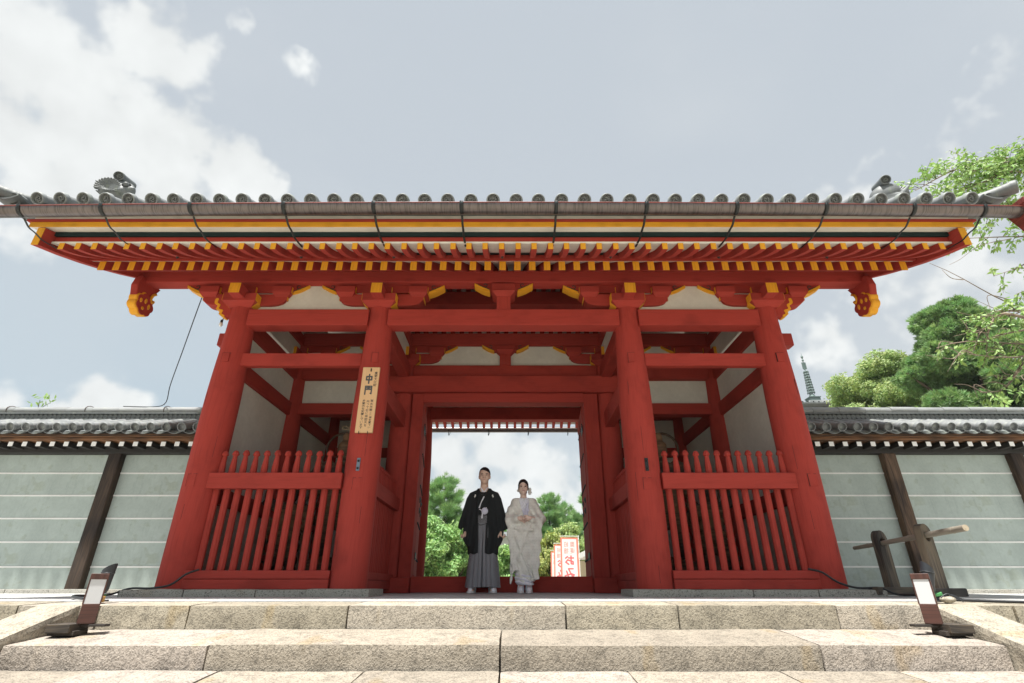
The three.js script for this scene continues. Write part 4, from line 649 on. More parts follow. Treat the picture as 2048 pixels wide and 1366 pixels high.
{ const b = thing('hanging_bulb', 'small white bulb hanging beside the left corner pillar under the bracket', 'lamp', [-4.06, 3.5, -6.62]); obj('bulb', new THREE.SphereGeometry(0.028, 12, 8).scale(0.9, 1.3, 0.9).translate(0, -0.02, 0), std([0.8, 0.8, 0.76], { roughness: 0.2 }), b); obj('bulb_cord', [tube([[0, 0.02, 0], [0.02, 0.1, 0], [0.05, 0.2, 0.03], [0.1, 0.3, 0.05]], 0.008, 10, 5), new THREE.CylinderGeometry(0.018, 0.018, 0.04, 10).translate(0, 0.03, 0)], M.cable, b); }
// ================================================================ BAMBOO BARRIER ON THE RIGHT
{
  const stand = (label, pos, turn, h) => {
    const t = thing('barrier_stand', label, 'stand', pos, turn, 'wooden barrier stands');
    const s = new THREE.Shape(); s.moveTo(-0.085, 0.06); s.lineTo(0.085, 0.06); s.lineTo(0.085, h - 0.06); s.absarc(0.0, h - 0.07, 0.085, 0.1, Math.PI - 0.1); s.closePath();
    const hole = new THREE.Path(); hole.absarc(0, h - 0.105, 0.042, 0, Math.PI * 2, true); s.holes.push(hole);
    const up = plate(s, 0.075, 0.006); up.rotateY(Math.PI / 2); obj('stand_post', muv(up, 1), M.grey, t);
    obj('stand_foot', [bx(-0.055, 0.055, 0, 0.075, -0.34, 0.34, 0.012)], M.grey, t); return t;
  };
  stand('grey weathered wooden stand farther from the steps, holding the thin end of the pole', [4.19, 0, -6.15], -1.13, 0.63);
  stand('grey weathered wooden stand nearer the steps, holding the thick end of the pole', [4.15, -0.012, -5.42], -1.13, 0.635);
  const p = thing('bamboo_pole', 'grey bamboo pole resting through two wooden stands in front of the right wall', 'pole', [0, 0, 0]);
  const A = V(4.205, 0.495, -6.66), Bq = V(4.13, 0.545, -4.86), c = new THREE.CylinderGeometry(0.028, 0.021, A.distanceTo(Bq), 14), q = new THREE.Quaternion().setFromUnitVectors(V(0, 1, 0), Bq.clone().sub(A).normalize()), mid = A.clone().add(Bq).multiplyScalar(0.5);
  const put = (m) => { m.position.copy(mid); m.quaternion.copy(q); return m; }; const Lh = A.distanceTo(Bq) / 2;
  put(obj('pole_cane', [ruv(c, 1), ...[-0.62, -0.25, 0.12, 0.5, 0.75].map((y, k) => new THREE.TorusGeometry(0.0225 + k * 0.0012, 0.0035, 5, 14).rotateX(Math.PI / 2).translate(0, y, 0))], M.bamboo, p));
  put(obj('cut_end', [new THREE.CylinderGeometry(0.027, 0.027, 0.004, 14).translate(0, Lh + 0.002, 0)], M.bambooEnd, p));
}
// ================================================================ GUARDIAN STATUES BEHIND THE FENCES
{
  const figure = (big) => (x, y, z) => {
    const k = big ? 1 : 0.72, X = x / k, Y = y / k, Z = z / k;
    let d = ell(X, Y, Z, [0, 1.02, 0], [0.25, 0.3, 0.19]); d = smin(d, ell(X, Y, Z, [0, 0.72, 0], [0.22, 0.2, 0.17]), 0.08);
    d = smin(d, cap(X, Y, Z, [-0.1, 0.7, 0], [-0.16, 0.08, 0.03], 0.15, 0.1), 0.05); d = smin(d, cap(X, Y, Z, [0.1, 0.7, 0], [0.2, 0.08, 0.08], 0.15, 0.1), 0.05);
    d = smin(d, cap(X, Y, Z, [-0.24, 1.2, 0], [-0.42, 0.95, 0.06], 0.1, 0.08), 0.05); d = smin(d, cap(X, Y, Z, [-0.42, 0.95, 0.06], [-0.3, 0.82, 0.24], 0.08, 0.06), 0.04);
    d = smin(d, cap(X, Y, Z, [0.24, 1.2, 0], [0.42, 1.28, 0.05], 0.1, 0.08), 0.05); d = smin(d, cap(X, Y, Z, [0.42, 1.28, 0.05], [0.42, 1.55, 0.12], 0.08, 0.06), 0.04);
    d = smin(d, ell(X, Y, Z, [0, 1.47, 0.03], [0.11, 0.14, 0.12]), 0.05); d = smin(d, ell(X, Y, Z, [0, 1.64, 0.0], [0.06, 0.09, 0.06]), 0.03);
    d = smin(d, cap(X, Y, Z, [-0.3, 0.95, 0.12], [-0.34, 0.2, 0.12], 0.05, 0.03), 0.04); d = smin(d, cap(X, Y, Z, [0.3, 0.95, 0.1], [0.36, 0.15, 0.14], 0.05, 0.03), 0.04);
    const fold = Math.sin(Y * 34 + Math.sin(X * 9) * 2.4 + fbm3(X * 5, Y * 5, Z * 5, 2) * 6) * 0.014;
    return (d + fold * (Y < 1.38 ? 1 : 0.2)) * k * 0.8;
  };
  const bigG = nets(figure(true), [-0.62, -0.02, -0.3], [0.62, 1.78, 0.4], 0.018, 1), smG = nets(figure(false), [-0.46, -0.02, -0.22], [0.46, 1.3, 0.3], 0.016, 1);
  const make = (label, g, x, z, turn, flip, h) => {
    const t = thing('guardian_statue', label, 'statue', [x, 0, z], turn, 'wooden guardian statues behind the fences');
    const b = obj('statue_figure', g, M.carve, t); b.position.y = h; if (flip) b.scale.x = -1;
    obj('statue_rock', nets((x, y, z) => ell(x, y, z, [0, 0, 0], [0.42, h + 0.03, 0.32]) + (fbm3(x * 6, y * 6, z * 6, 3) - 0.5) * 0.16, [-0.55, 0.001, -0.45], [0.55, h + 0.15, 0.45], 0.03), M.carve, t);
    obj('halo_ring', new THREE.TorusGeometry(h > 0.3 ? 0.25 : 0.19, 0.018, 6, 28).translate(0, (h > 0.3 ? 1.5 : 1.08) + h, -0.12), M.carve, t);
  };
  make('tall dark carved guardian statue behind the left fence, next to the middle pillar', bigG, -2.33, -7.55, 0.35, false, 0.42);
  make('smaller dark carved guardian statue behind the left fence, farther from the doorway', smG, -2.93, -7.45, 0.2, true, 0.2);
  make('tall dark carved guardian statue behind the right fence, next to the middle pillar', bigG, 2.28, -7.55, -0.35, true, 0.42);
  make('smaller dark carved guardian statue behind the right fence, farther from the doorway', smG, 2.82, -7.45, -0.2, false, 0.2);
}
tag(obj('hanging_rope', [tube([[-2.46, 3.2, -8.1], [-2.47, 2.7, -8.1], [-2.48, 2.35, -8.1], [-2.49, 1.7, -8.1]], 0.008, 20, 5), tube([[-2.48, 2.36, -8.1], [-2.56, 2.41, -8.09], [-2.6, 2.37, -8.09], [-2.5, 2.35, -8.09], [-2.38, 2.38, -8.09], [-2.34, 2.36, -8.09]], 0.011, 20, 5)], std([0.4, 0.33, 0.22])), 'pale knotted rope hanging in the dark bay behind the left fence', 'rope');
// ================================================================ BEYOND THE DOOR: banners, tent, hall, a passer-by
{
  const t = canvasTex(256, 896, (c, w, h) => {
    c.fillStyle = '#f3efee'; c.fillRect(0, 0, w, h); c.strokeStyle = '#f08a78'; c.lineWidth = 30; c.strokeRect(8, 8, w - 16, h - 16);
    c.translate(w, 0); c.scale(-1, 1); c.strokeStyle = '#d9a29c';
    write(c, 'sho', 140, 60, 66, 74, 8); write(c, 'fuku', 140, 150, 66, 74, 8); write(c, 'kai', 52, 60, 62, 74, 8); write(c, 'un', 52, 150, 62, 74, 8);
    c.strokeStyle = '#ea7378'; write(c, 'o', 58, 252, 140, 130, 21); write(c, 'mi', 55, 415, 150, 140, 20); write(c, 'ku', 70, 590, 110, 130, 22); write(c, 'shi', 80, 745, 110, 110, 20);
  });
  const mat = new THREE.MeshPhysicalMaterial({ map: t, roughness: 0.9, transmission: 0.3, thickness: 0, side: THREE.DoubleSide });
  const mk = (label, X, Y, z, w) => {
    const o = thing('banner_flag', label, 'banner', [X, -0.62, -z], 0.1, 'red bordered white banners beyond the door'), H = Y + 0.62, h = w * 3.4;
    const g = new THREE.PlaneGeometry(w, h, 10, 30), p = g.attributes.position; for (let i = 0; i < p.count; i++) { const u = p.getX(i) / w + 0.5, v = 0.5 - p.getY(i) / h; p.setZ(i, Math.sin(u * 5 + v * 4) * 0.03 * v + 0.02); p.setX(i, p.getX(i) - 0.05 * v * (1 - u)); } g.computeVertexNormals();
    obj('banner_cloth', g.translate(-w / 2 - 0.02, H - h / 2 - 0.05, 0), mat, o);
    obj('banner_pole', [new THREE.CylinderGeometry(0.014, 0.016, H + 0.03, 8).translate(0.012, H / 2, 0), new THREE.CylinderGeometry(0.009, 0.009, w + 0.08, 6).rotateZ(Math.PI / 2).translate(-w / 2, H, 0)], M.paint, o);
    obj('banner_loop', [0.02, 0.33, 0.66, 1].map((k) => new THREE.TorusGeometry(0.022, 0.007, 4, 10).rotateX(Math.PI / 2).translate(0.008, H - 0.06 - k * h * 0.9, 0)), M.paint, o);
  };
  mk('largest white banner with red border and mirrored red writing, nearest the right door leaf', 2.5, 1.77, 20, 0.63);
  mk('middle white banner with red border, half hidden behind the largest one', 2.47, 1.76, 23.2, 0.6);
  mk('lowest white banner with red border, farthest left of the three', 2.42, 1.57, 24.5, 0.6);
  const tt = thing('market_tent', 'white canopy tent behind the banners, mostly hidden by the right door leaf', 'tent', [4.85, -0.62, -26]);
  const roof = new THREE.ConeGeometry(2.2, 0.75, 4, 1).rotateY(Math.PI / 4).translate(0, 2.55, 0).toNonIndexed(); roof.computeVertexNormals();
  obj('tent_canopy', [roof, bx(-1.56, 1.56, 1.95, 2.18, -1.56, -1.54, 0), bx(-1.56, 1.56, 1.95, 2.18, 1.54, 1.56, 0), bx(-1.56, -1.54, 1.95, 2.18, -1.54, 1.54, 0)], std([0.82, 0.82, 0.82]), tt);
  for (const x of [-1.5, 1.5]) for (const z of [-1.5, 1.5]) obj('tent_leg', new THREE.CylinderGeometry(0.03, 0.03, 2, 8).translate(x, 1, z), M.paint, tt);
  obj('tent_sheet', bx(-1.5, 1.5, 0.6, 1.9, -1.5, -1.48, 0), std([0.5, 0.44, 0.32]), tt);
  const hb2 = thing('white_hall', 'white walled hall with slatted front and grey roof glimpsed between the couple', 'building', [-0.75, -0.62, -45]);
  obj('wall', bx(-3, 1.35, 0, 4.5, -3, 0, 0.02), std([0.7, 0.7, 0.68]), hb2);
  for (let k = 0; k < 19; k++) obj('slat', bx(-1.2 + k * 0.13, -1.13 + k * 0.13, 1.2, 4.3, 0.001, 0.05, 0.004), std([0.62, 0.62, 0.62]), hb2);
  obj('roof', prismX([[-0.5, 4.5], [3.5, 4.5], [1.5, 5.0]], -3.4, 1.5, 0), M.tile, hb2);
  const ps = nets((x, y, z) => { let d = cap(x, y, z, [0, 0.95, 0], [0, 1.3, 0], 0.16, 0.17); d = smin(d, cap(x, y, z, [-0.08, 0.9, 0], [-0.09, 0.06, 0], 0.1, 0.06), 0.05); d = smin(d, cap(x, y, z, [0.08, 0.9, 0], [0.09, 0.06, 0.03], 0.1, 0.06), 0.05); d = smin(d, cap(x, y, z, [-0.19, 1.32, 0], [-0.24, 0.85, 0.05], 0.06, 0.04), 0.04); d = smin(d, cap(x, y, z, [0.19, 1.32, 0], [0.24, 0.85, 0.05], 0.06, 0.04), 0.04); d = smin(d, cap(x, y, z, [0, 1.38, 0], [0, 1.5, 0], 0.06, 0.055), 0.03); return smin(d, ell(x, y, z, [0, 1.6, 0.01], [0.085, 0.12, 0.1]), 0.03); }, [-0.36, -0.02, -0.26], [0.36, 1.78, 0.26], 0.025);
  const pp = thing('person', 'distant passer-by in dark clothes and a white hat, head just above the threshold', 'person', [0.42, -0.62, -33]);
  obj('body', ps, std([0.5, 0.32, 0.24]), pp);
  obj('shirt', nets((x, y, z) => smin(cap(x, y, z, [0, 0.9, 0], [0, 1.33, 0], 0.18, 0.19), Math.min(cap(x, y, z, [-0.19, 1.32, 0], [-0.23, 1.05, 0.03], 0.08, 0.07), cap(x, y, z, [0.19, 1.32, 0], [0.23, 1.05, 0.03], 0.08, 0.07)), 0.04), [-0.4, 0.6, -0.3], [0.4, 1.6, 0.3], 0.025), std([0.05, 0.055, 0.07]), pp);
  obj('trousers', nets((x, y, z) => smin(cap(x, y, z, [-0.08, 0.9, 0], [-0.09, 0.1, 0], 0.12, 0.08), cap(x, y, z, [0.08, 0.9, 0], [0.09, 0.1, 0.03], 0.12, 0.08), 0.04), [-0.3, 0.02, -0.2], [0.3, 1.1, 0.2], 0.025), std([0.06, 0.06, 0.07]), pp);
  obj('hat', [new THREE.SphereGeometry(0.105, 14, 8, 0, 6.3, 0, 1.6).translate(0, 1.64, 0), new THREE.CylinderGeometry(0.16, 0.18, 0.015, 18).translate(0, 1.645, 0)], M.paint, pp);
}
// ================================================================ PAGODA beyond the right wall
{
  const p = thing('pagoda', 'distant pagoda top with tall ringed bronze finial behind the right wall', 'pagoda', [37.9, -0.62, -62]), Y0 = 21.6; // its roof crown, well above the wall
  const br = std([0.13, 0.18, 0.17], { roughness: 0.6, metalness: 0.3 }), f = sub('finial', p); f.position.y = Y0 * 0.17; f.scale.set(0.66, 0.83, 0.66);
  obj('finial_base', [bx(-0.95, 0.95, Y0, Y0 + 0.75, -0.95, 0.95, 0.04), bx(-1.05, 1.05, Y0 + 0.75, Y0 + 0.88, -1.05, 1.05, 0.02), new THREE.SphereGeometry(0.62, 16, 8, 0, 6.3, 0, 1.57).translate(0, Y0 + 0.88, 0)], br, f);
  obj('finial_mast', post(0.11, 0.06, Y0 + 1.2, Y0 + 7.8, 10, 4), br, f);
  for (let k = 0; k < 9; k++) { const r = 0.62 - k * 0.025, y = Y0 + 1.75 + k * 0.42, l = [new THREE.TorusGeometry(r, 0.07, 6, 20).rotateX(Math.PI / 2).translate(0, y, 0), new THREE.TorusGeometry(r * 0.45, 0.05, 5, 14).rotateX(Math.PI / 2).translate(0, y, 0)]; for (let q = 0; q < 8; q++) { const a = q * 0.785; l.push(new THREE.SphereGeometry(0.1, 6, 5).scale(1, 1.6, 1).translate(Math.cos(a) * r, y - 0.1, Math.sin(a) * r)); } obj('finial_ring', l, br, f); }
  obj('finial_flame', [bx(-0.42, 0.42, Y0 + 5.55, Y0 + 6.7, -0.015, 0.015, 0), bx(-0.015, 0.015, Y0 + 5.5, Y0 + 6.6, -0.42, 0.42, 0)].concat([new THREE.SphereGeometry(0.2, 10, 8).translate(0, Y0 + 7.05, 0), new THREE.SphereGeometry(0.22, 10, 8).scale(1, 1.3, 1).translate(0, Y0 + 7.6, 0), new THREE.ConeGeometry(0.08, 0.5, 8).translate(0, Y0 + 8.1, 0)]), br, f);
  for (let k = 0; k < 5; k++) { const yb = Y0 - 4.0 * k, w = 5.2 + k * 0.45, pts = [[1.0, 0], [1.5, -0.45], [w * 0.62, -1.25], [w, -1.6], [w, -1.75], [w * 0.5, -1.6], [0.5, -1.5]].map(([a, b]) => new THREE.Vector2(a * 1.414, b)); const g = new THREE.LatheGeometry(pts, 4).rotateY(Math.PI / 4).translate(0, yb, 0).toNonIndexed(); g.computeVertexNormals(); const r = obj('roof', muv(g), M.tile, p);
    if (!k) for (let q = 0; q < 4; q++) for (let j = -8; j <= 8; j++) { const s = j / 8, c = taper([[s * 0.95, yb + 0.04, 1.0], [s * 1.45, yb - 0.41, 1.5], [s * w * 0.6, yb - 1.21, w * 0.62], [s * w * 0.98, yb - 1.55, w]], 0.07, 0.09, 6, 5); part('tile_row', c, M.tile, r, 0, 0, 0, q * Math.PI / 2); }
    obj('storey', bx(-w * 0.55, w * 0.55, yb - 4.0, yb - 1.5, -w * 0.55, w * 0.55, 0.02), M.brownWood, p); }
}
// ================================================================ THE COUPLE
const skinM = std([0.76, 0.53, 0.42], { roughness: 0.55 }), hairM = std([0.012, 0.011, 0.012], { roughness: 0.4 }), lipM = std([0.45, 0.16, 0.14], { roughness: 0.5 }), eyeM = std([0.02, 0.015, 0.013], { roughness: 0.3 }), whiteCloth = std([0.84, 0.84, 0.9], { roughness: 0.85 });
// head in its own axes: chin near y = 0, face towards +z
const headF = (fem) => (x, y, z) => {
  const ax = Math.abs(x), w = fem ? 0.94 : 1;
  let d = ell(x, y, z, [0, 0.135, -0.012], [0.073 * w, 0.088, 0.09]);
  d = smin(d, ell(x, y, z, [0, 0.07, 0.018], [0.06 * w, 0.068, 0.064]), 0.03);
  d = smin(d, ell(x, y, z, [0, 0.018, 0.045], [fem ? 0.022 : 0.027, 0.02, 0.024]), 0.025);
  d = smin(d, ell(ax, y, z, [0.043 * w, 0.075, 0.042], [0.018, 0.018, 0.018]), 0.025); // cheek
  d = smax(d, -(Math.hypot(ax - 0.031, (y - 0.113) * 1.5, z - 0.088) - 0.016), 0.012);
  d = smin(d, cap(x, y, z, [0, 0.118, 0.07], [0, 0.08, 0.092], 0.008, 0.0115), 0.014);
  d = smin(d, ell(ax, y, z, [0.011, 0.077, 0.082], [0.008, 0.007, 0.009]), 0.006);
  d = smin(d, cap(x, y, z, [-0.016, 0.05, 0.074], [0.016, 0.05, 0.074], 0.007, 0.007), 0.01);
  d = smin(d, ell(ax, y, z, [0.074 * w, 0.098, -0.005], [0.011, 0.032, 0.019]), 0.008); // ear
  return d;
};
function faceParts(root, at, fem, s) {
  const g = sub('face', root); g.position.set(...at); g.scale.setScalar(s);
  for (const q of [-1, 1]) { obj('eye', new THREE.SphereGeometry(0.012, 10, 6).scale(1.05, fem ? 0.55 : 0.38, 0.5).translate(q * 0.031, 0.112, 0.0735), eyeM, g); obj('eyebrow', tube([[q * 0.016, 0.13, 0.078], [q * 0.032, 0.134, 0.074], [q * 0.048, 0.128, 0.062]], fem ? 0.0022 : 0.0034, 8, 5), hairM, g); }
  obj('mouth', tube([[-0.019, 0.05, 0.0765], [-0.007, 0.0525, 0.082], [0.007, 0.0525, 0.082], [0.019, 0.05, 0.0765]], fem ? 0.0048 : 0.0042, 10, 6), lipM, g);
}
// a hand from joints: wrist W, direction of the fingers D, side of the thumb S, back of the hand B; curl 0..1
function handF(W, D, S, curl, scale = 1) {
  const n = (v) => { const l = Math.hypot(...v); return v.map((q) => q / l); }, cr = (a, b) => [a[1] * b[2] - a[2] * b[1], a[2] * b[0] - a[0] * b[2], a[0] * b[1] - a[1] * b[0]], d = n(D), s = n(S), p = n(cr(d, s)), add = (a, ...t) => t.reduce((q, [v, k]) => q.map((e, i) => e + v[i] * k * scale), a);
  const bones = [[W, add(W, [d, 0.045]), 0.026, 0.03]];
  const ks = [[0.03, 0.074, 0.03], [0.011, 0.08, 0.034], [-0.009, 0.076, 0.031], [-0.028, 0.066, 0.024]];
  for (const [o, l, len] of ks) {
    const k = add(W, [d, l], [s, o]); bones.push([add(W, [d, 0.03], [s, o * 0.8]), k, 0.015, 0.0125]);
    let q = k, a = 0; for (let j = 0; j < 3; j++) { a += curl * [1.1, 1.3, 0.9][j]; const L_ = len * [1.15, 0.85, 0.65][j], e = add(q, [d, Math.cos(a) * L_], [p, Math.sin(a) * L_]); bones.push([q, e, 0.0098 - j * 0.001, 0.0088 - j * 0.001]); q = e; }
  }
  const t0 = add(W, [d, 0.02], [s, 0.022]), t1 = add(W, [d, 0.05], [s, 0.046], [p, 0.014]), t2 = add(W, [d, 0.078], [s, 0.046], [p, 0.03]), t3 = add(W, [d, 0.096], [s, 0.034], [p, 0.036]);
  bones.push([t0, t1, 0.016, 0.013], [t1, t2, 0.012, 0.0105], [t2, t3, 0.0105, 0.009]);
  return (x, y, z) => { let r = 1; for (const b of bones) r = smin(r, cap(x, y, z, b[0], b[1], b[2] * scale, b[3] * scale), 0.006); return r; };
}
const surfZ = (f, x, y, z0 = 0.4) => { for (let z = z0; z > -0.3; z -= 0.002) if (f(x, y, z) < 0) return z; return 0.1; };
{ // ---- the groom
  const P = thing('person', 'man in black crested kimono coat and grey striped pleated trousers standing before the threshold', 'person', [-0.292, 0, -7.85]);
  const head = headF(false), hs = 1.06, HP = [0, 1.452, 0.02], hd = (x, y, z) => head((x - HP[0]) / hs, (y - HP[1]) / hs, (z - HP[2]) / hs) * hs;
  const neck = (x, y, z) => cap(x, y, z, [0, 1.33, -0.02], [0, 1.5, -0.01], 0.062, 0.055);
  const handL = handF([-0.262, 0.80, 0.05], [0.04, -1, 0.12], [0.25, 0.1, 1], 0.95), handR = handF([0.262, 0.80, 0.05], [-0.04, -1, 0.12], [-0.25, 0.1, 1], -0.95);
  const trunk = (x, y, z) => {
    let d = ell(x, y, z, [0, 1.16, -0.01], [0.17, 0.25, 0.11]); d = smin(d, ell(x, y, z, [0, 0.93, 0], [0.15, 0.16, 0.11]), 0.08); d = smin(d, neck(x, y, z), 0.04);
    for (const q of [-1, 1]) { d = smin(d, cap(x, y, z, [q * 0.17, 1.29, -0.01], [q * 0.25, 1.04, 0], 0.055, 0.045), 0.05); d = smin(d, cap(x, y, z, [q * 0.25, 1.04, 0], [q * 0.262, 0.80, 0.05], 0.042, 0.028), 0.03); d = smin(d, cap(x, y, z, [q * 0.08, 0.9, 0], [q * 0.1, 0.48, 0.01], 0.085, 0.055), 0.05); d = smin(d, cap(x, y, z, [q * 0.1, 0.48, 0.01], [q * 0.125, 0.09, 0], 0.052, 0.036), 0.03); d = smin(d, cap(x, y, z, [q * 0.125, 0.045, -0.03], [q * 0.14, 0.035, 0.1], 0.035, 0.028), 0.03); }
    return d;
  };
  obj('body', [nets((x, y, z) => (y > 1.4 ? 1 : trunk(x, y, z)), [-0.36, -0.01, -0.2], [0.36, 1.412, 0.22], 0.012), nets((x, y, z) => smin(hd(x, y, z), neck(x, y, z), 0.018), [-0.11, 1.385, -0.12], [0.11, 1.72, 0.16], 0.004), nets((x, y, z) => smin(handL(x, y, z), cap(x, y, z, [-0.25, 0.9, 0.03], [-0.262, 0.8, 0.05], 0.036, 0.028), 0.01), [-0.34, 0.63, -0.05], [-0.18, 0.87, 0.17], 0.0035), nets((x, y, z) => smin(handR(x, y, z), cap(x, y, z, [0.25, 0.9, 0.03], [0.262, 0.8, 0.05], 0.036, 0.028), 0.01), [0.18, 0.63, -0.05], [0.34, 0.87, 0.17], 0.0035)], skinM, P);
  faceParts(P, HP, false, hs);
  obj('hair', nets((x, y, z) => { const X = (x - HP[0]) / hs, Y = (y - HP[1]) / hs, Z = (z - HP[2]) / hs; let d = ell(X, Y, Z, [0, 0.146, -0.016], [0.081, 0.092, 0.098]); d = smax(d, -(Y - (Z > 0.0 ? 0.164 + Math.max(0, Z) * 0.18 - 0.016 * Math.sin(X * 24) : 0.118 + Z * 0.6)), 0.008); return (d + (noise3(X * 160, Y * 60, Z * 60) - 0.5) * 0.005) * hs; }, [-0.11, 1.5, -0.13], [0.11, 1.74, 0.15], 0.005), hairM, P);
  // the coat
  const slv = (q) => [[0.12, 1.35], [0.2, 1.315], [0.245, 1.24], [0.3, 1.05], [0.355, 0.845], [0.335, 0.83], [0.285, 0.81], [0.275, 0.68], [0.25, 0.62], [0.205, 0.6], [0.16, 0.66], [0.13, 0.9]].map(([x, y]) => [q * x, y]);
  const SL = [slv(-1), slv(1)];
  const coat = (x, y, z) => {
    const a = y > 1.2 ? mix(0.185, 0.1, sstep(1.2, 1.42, y)) : mix(0.212, 0.185, sstep(0.45, 1.1, y)), b = mix(0.172, 0.13, sstep(0.45, 1.05, y)) * (y > 1.2 ? mix(1, 0.6, sstep(1.2, 1.42, y)) : 1);
    let d = (Math.hypot(x / a, (z + 0.005) / b) - 1) * Math.min(a, b); d = smax(d, 0.49 - y, 0.01); d = smax(d, y - 1.395, 0.02);
    for (const s of SL) { const zc = 0.02 + 0.02 * sstep(1.2, 0.8, y), t = 0.055 - 0.012 * sstep(1.2, 0.7, y) + 0.012 * Math.sin(Math.abs(x) * 75 + y * 9) * sstep(1.25, 0.9, y), e = Math.max(poly2(x, y, s) - 0.006, Math.abs(z - zc) - t); d = smin(d, e, 0.035); }
    d = smax(d, -(Math.hypot(x / 0.075, (z - 0.02) / 0.07) - 1) * 0.07 - Math.max(0, 1.33 - y), 0.012); // neck hole
    d += 0.006 * Math.sin(x * 60 + Math.sin(y * 7) * 2) * sstep(1.15, 0.7, y) * (z > 0 ? 1 : 0.4);
    const open = Math.max(-(x + mix(0.075, 0.075, y)), x - 0.045, y - 1.0 - 0.0 * x, 0.03 - z);
    d = smax(d, -open, 0.006); d = smax(d, -sbox(Math.abs(x), y, z, [0.315, 0.8, 0.04], [0.05, 0.04, 0.03], 0.01), 0.008);
    return d;
  };
  const black = std([0.012, 0.015, 0.017], { roughness: 0.85, bumpMap: T.fineBump, bumpScale: 0.0006 });
  obj('kimono_coat', nets(coat, [-0.39, 0.46, -0.2], [0.39, 1.42, 0.22], 0.0085), black, P);
  // overlapping collars: left over right
  const strip = (pts, w, t, m, name, lift) => { const q = pts.map(([x, y]) => [x, y, surfZ(coat, x, y) + lift]); const g = tube(q, 1, 24, 6), A = g.attributes.position, cv = new THREE.CatmullRomCurve3(q.map((v) => V(...v)), false, 'centripetal'), c = V(0, 0, 0); for (let i = 0; i < A.count; i++) { cv.getPointAt(Math.floor(i / 7) / 24, c); A.setXYZ(i, c.x + (A.getX(i) - c.x) * w, c.y + (A.getY(i) - c.y) * w * 0.5, c.z + (A.getZ(i) - c.z) * t); } g.computeVertexNormals(); return obj(name, g, m, P); };
  strip([[0.05, 1.385], [0.035, 1.33], [0.0, 1.25], [-0.035, 1.17], [-0.062, 1.1]], 0.012, 0.008, whiteCloth, 'white_collar', 0.002);
  strip([[-0.05, 1.385], [-0.035, 1.34], [-0.015, 1.29]], 0.016, 0.008, whiteCloth, 'white_collar', 0.0);
  obj('inner_collar', nets((x, y, z) => Math.max(poly2(x, y, [[-0.062, 1.41], [-0.03, 1.33], [-0.005, 1.285], [0.02, 1.33], [0.055, 1.41], [0.03, 1.385], [0, 1.345], [-0.03, 1.385]]) - 0.002, Math.abs(z - 0.075 + (y - 1.3) * 0.45) - 0.014), [-0.09, 1.26, -0.03], [0.09, 1.43, 0.14], 0.005), whiteCloth, P);
  strip([[0.068, 1.39], [0.06, 1.33], [0.02, 1.24], [-0.02, 1.15], [-0.03, 1.05]], 0.02, 0.009, black, 'coat_collar', 0.004);
  strip([[-0.068, 1.39], [-0.075, 1.3], [-0.085, 1.15], [-0.08, 1.02], [-0.078, 0.8], [-0.078, 0.5]], 0.018, 0.009, black, 'coat_collar', 0.004);
  strip([[0.075, 1.38], [0.075, 1.2], [0.06, 1.05], [0.05, 0.9], [0.048, 0.7], [0.048, 0.5]], 0.018, 0.009, black, 'coat_collar', 0.004);
  for (const q of [-1, 1]) { const z = surfZ(coat, q * 0.125, 1.265); obj('crest', [[0, 0.018, 0.011], [-0.008, 0.0, 0.01], [0.008, 0, 0.01], [0, -0.018, 0.011]].map(([x, y, r]) => new THREE.SphereGeometry(r, 8, 6).scale(1, 1, 0.35).translate(q * 0.125 + x, 1.265 + y, z)), std([0.75, 0.74, 0.7]), P); }
  { const z = surfZ(coat, 0.01, 1.055) + 0.02; obj('pompom', nets((x, y, k) => ell(x, y, k, [0.018, 1.055, z], [0.048, 0.048, 0.032]) + (noise3(x * 260, y * 260, k * 260) - 0.5) * 0.006, [-0.05, 0.99, z - 0.06], [0.09, 1.12, z + 0.06], 0.005), std([0.72, 0.72, 0.86], { roughness: 0.95 }), P);
    obj('cord', [tube([[-0.06, 1.085, z - 0.02], [-0.035, 1.07, z], [-0.015, 1.055, z + 0.01]], 0.007, 10, 6), taper([[-0.01, 1.04, z + 0.01], [-0.016, 0.99, z + 0.012], [-0.018, 0.955, z + 0.01]], 0.009, 0.014, 8, 7), tube([[0.03, 1.095, z], [0.045, 1.105, z - 0.01]], 0.004, 6, 5)], whiteCloth, P); }
  // pleated trousers: ring by ring
  const grey = std([0.42, 0.43, 0.475], { map: rep(T.stripe, 1, 1), roughness: 0.85 });
  { const N = 240, R = 40, Pp = [], U = [], I = [], pleats = [-0.93, -0.55, -0.26, 0, 0.26, 0.55, 0.93];
    for (let i = 0; i <= R; i++) { const t = i / R, y = mix(1.0, 0.075, t), w = mix(0.135, 0.245, Math.pow(t, 0.9)), dp = mix(0.135, 0.18, t), k = sstep(0.08, 0.4, t);
      for (let j = 0; j <= N; j++) { const a = j / N * 6.2832, sx = Math.sin(a), cz = Math.cos(a); let r = 1; if (cz > 0) for (const p of pleats) { const q = sx - p; r -= k * (p === 0 ? 0.2 * Math.exp(-q * q / 0.0009) : 0.09 * (q * Math.sign(p) > 0 ? Math.exp(-q * q / 0.006) : Math.exp(-q * q / 0.0002))); } else r += 0.03 * Math.sin(a * 9) * k; 
        Pp.push(sx * w * r, y + 0.006 * Math.sin(a * 3 + 1) * t, cz * dp * r); U.push(j / N * 5.2, y); } }
    for (let i = 0; i < R; i++) for (let j = 0; j < N; j++) { const a = i * (N + 1) + j, b = a + N + 1; I.push(a, b, a + 1, b, b + 1, a + 1); }
    const g = new THREE.BufferGeometry(); g.setAttribute('position', new THREE.Float32BufferAttribute(Pp, 3)); g.setAttribute('uv', new THREE.Float32BufferAttribute(U, 2)); g.setIndex(I); g.computeVertexNormals(); obj('pleated_trousers', g, grey, P); }
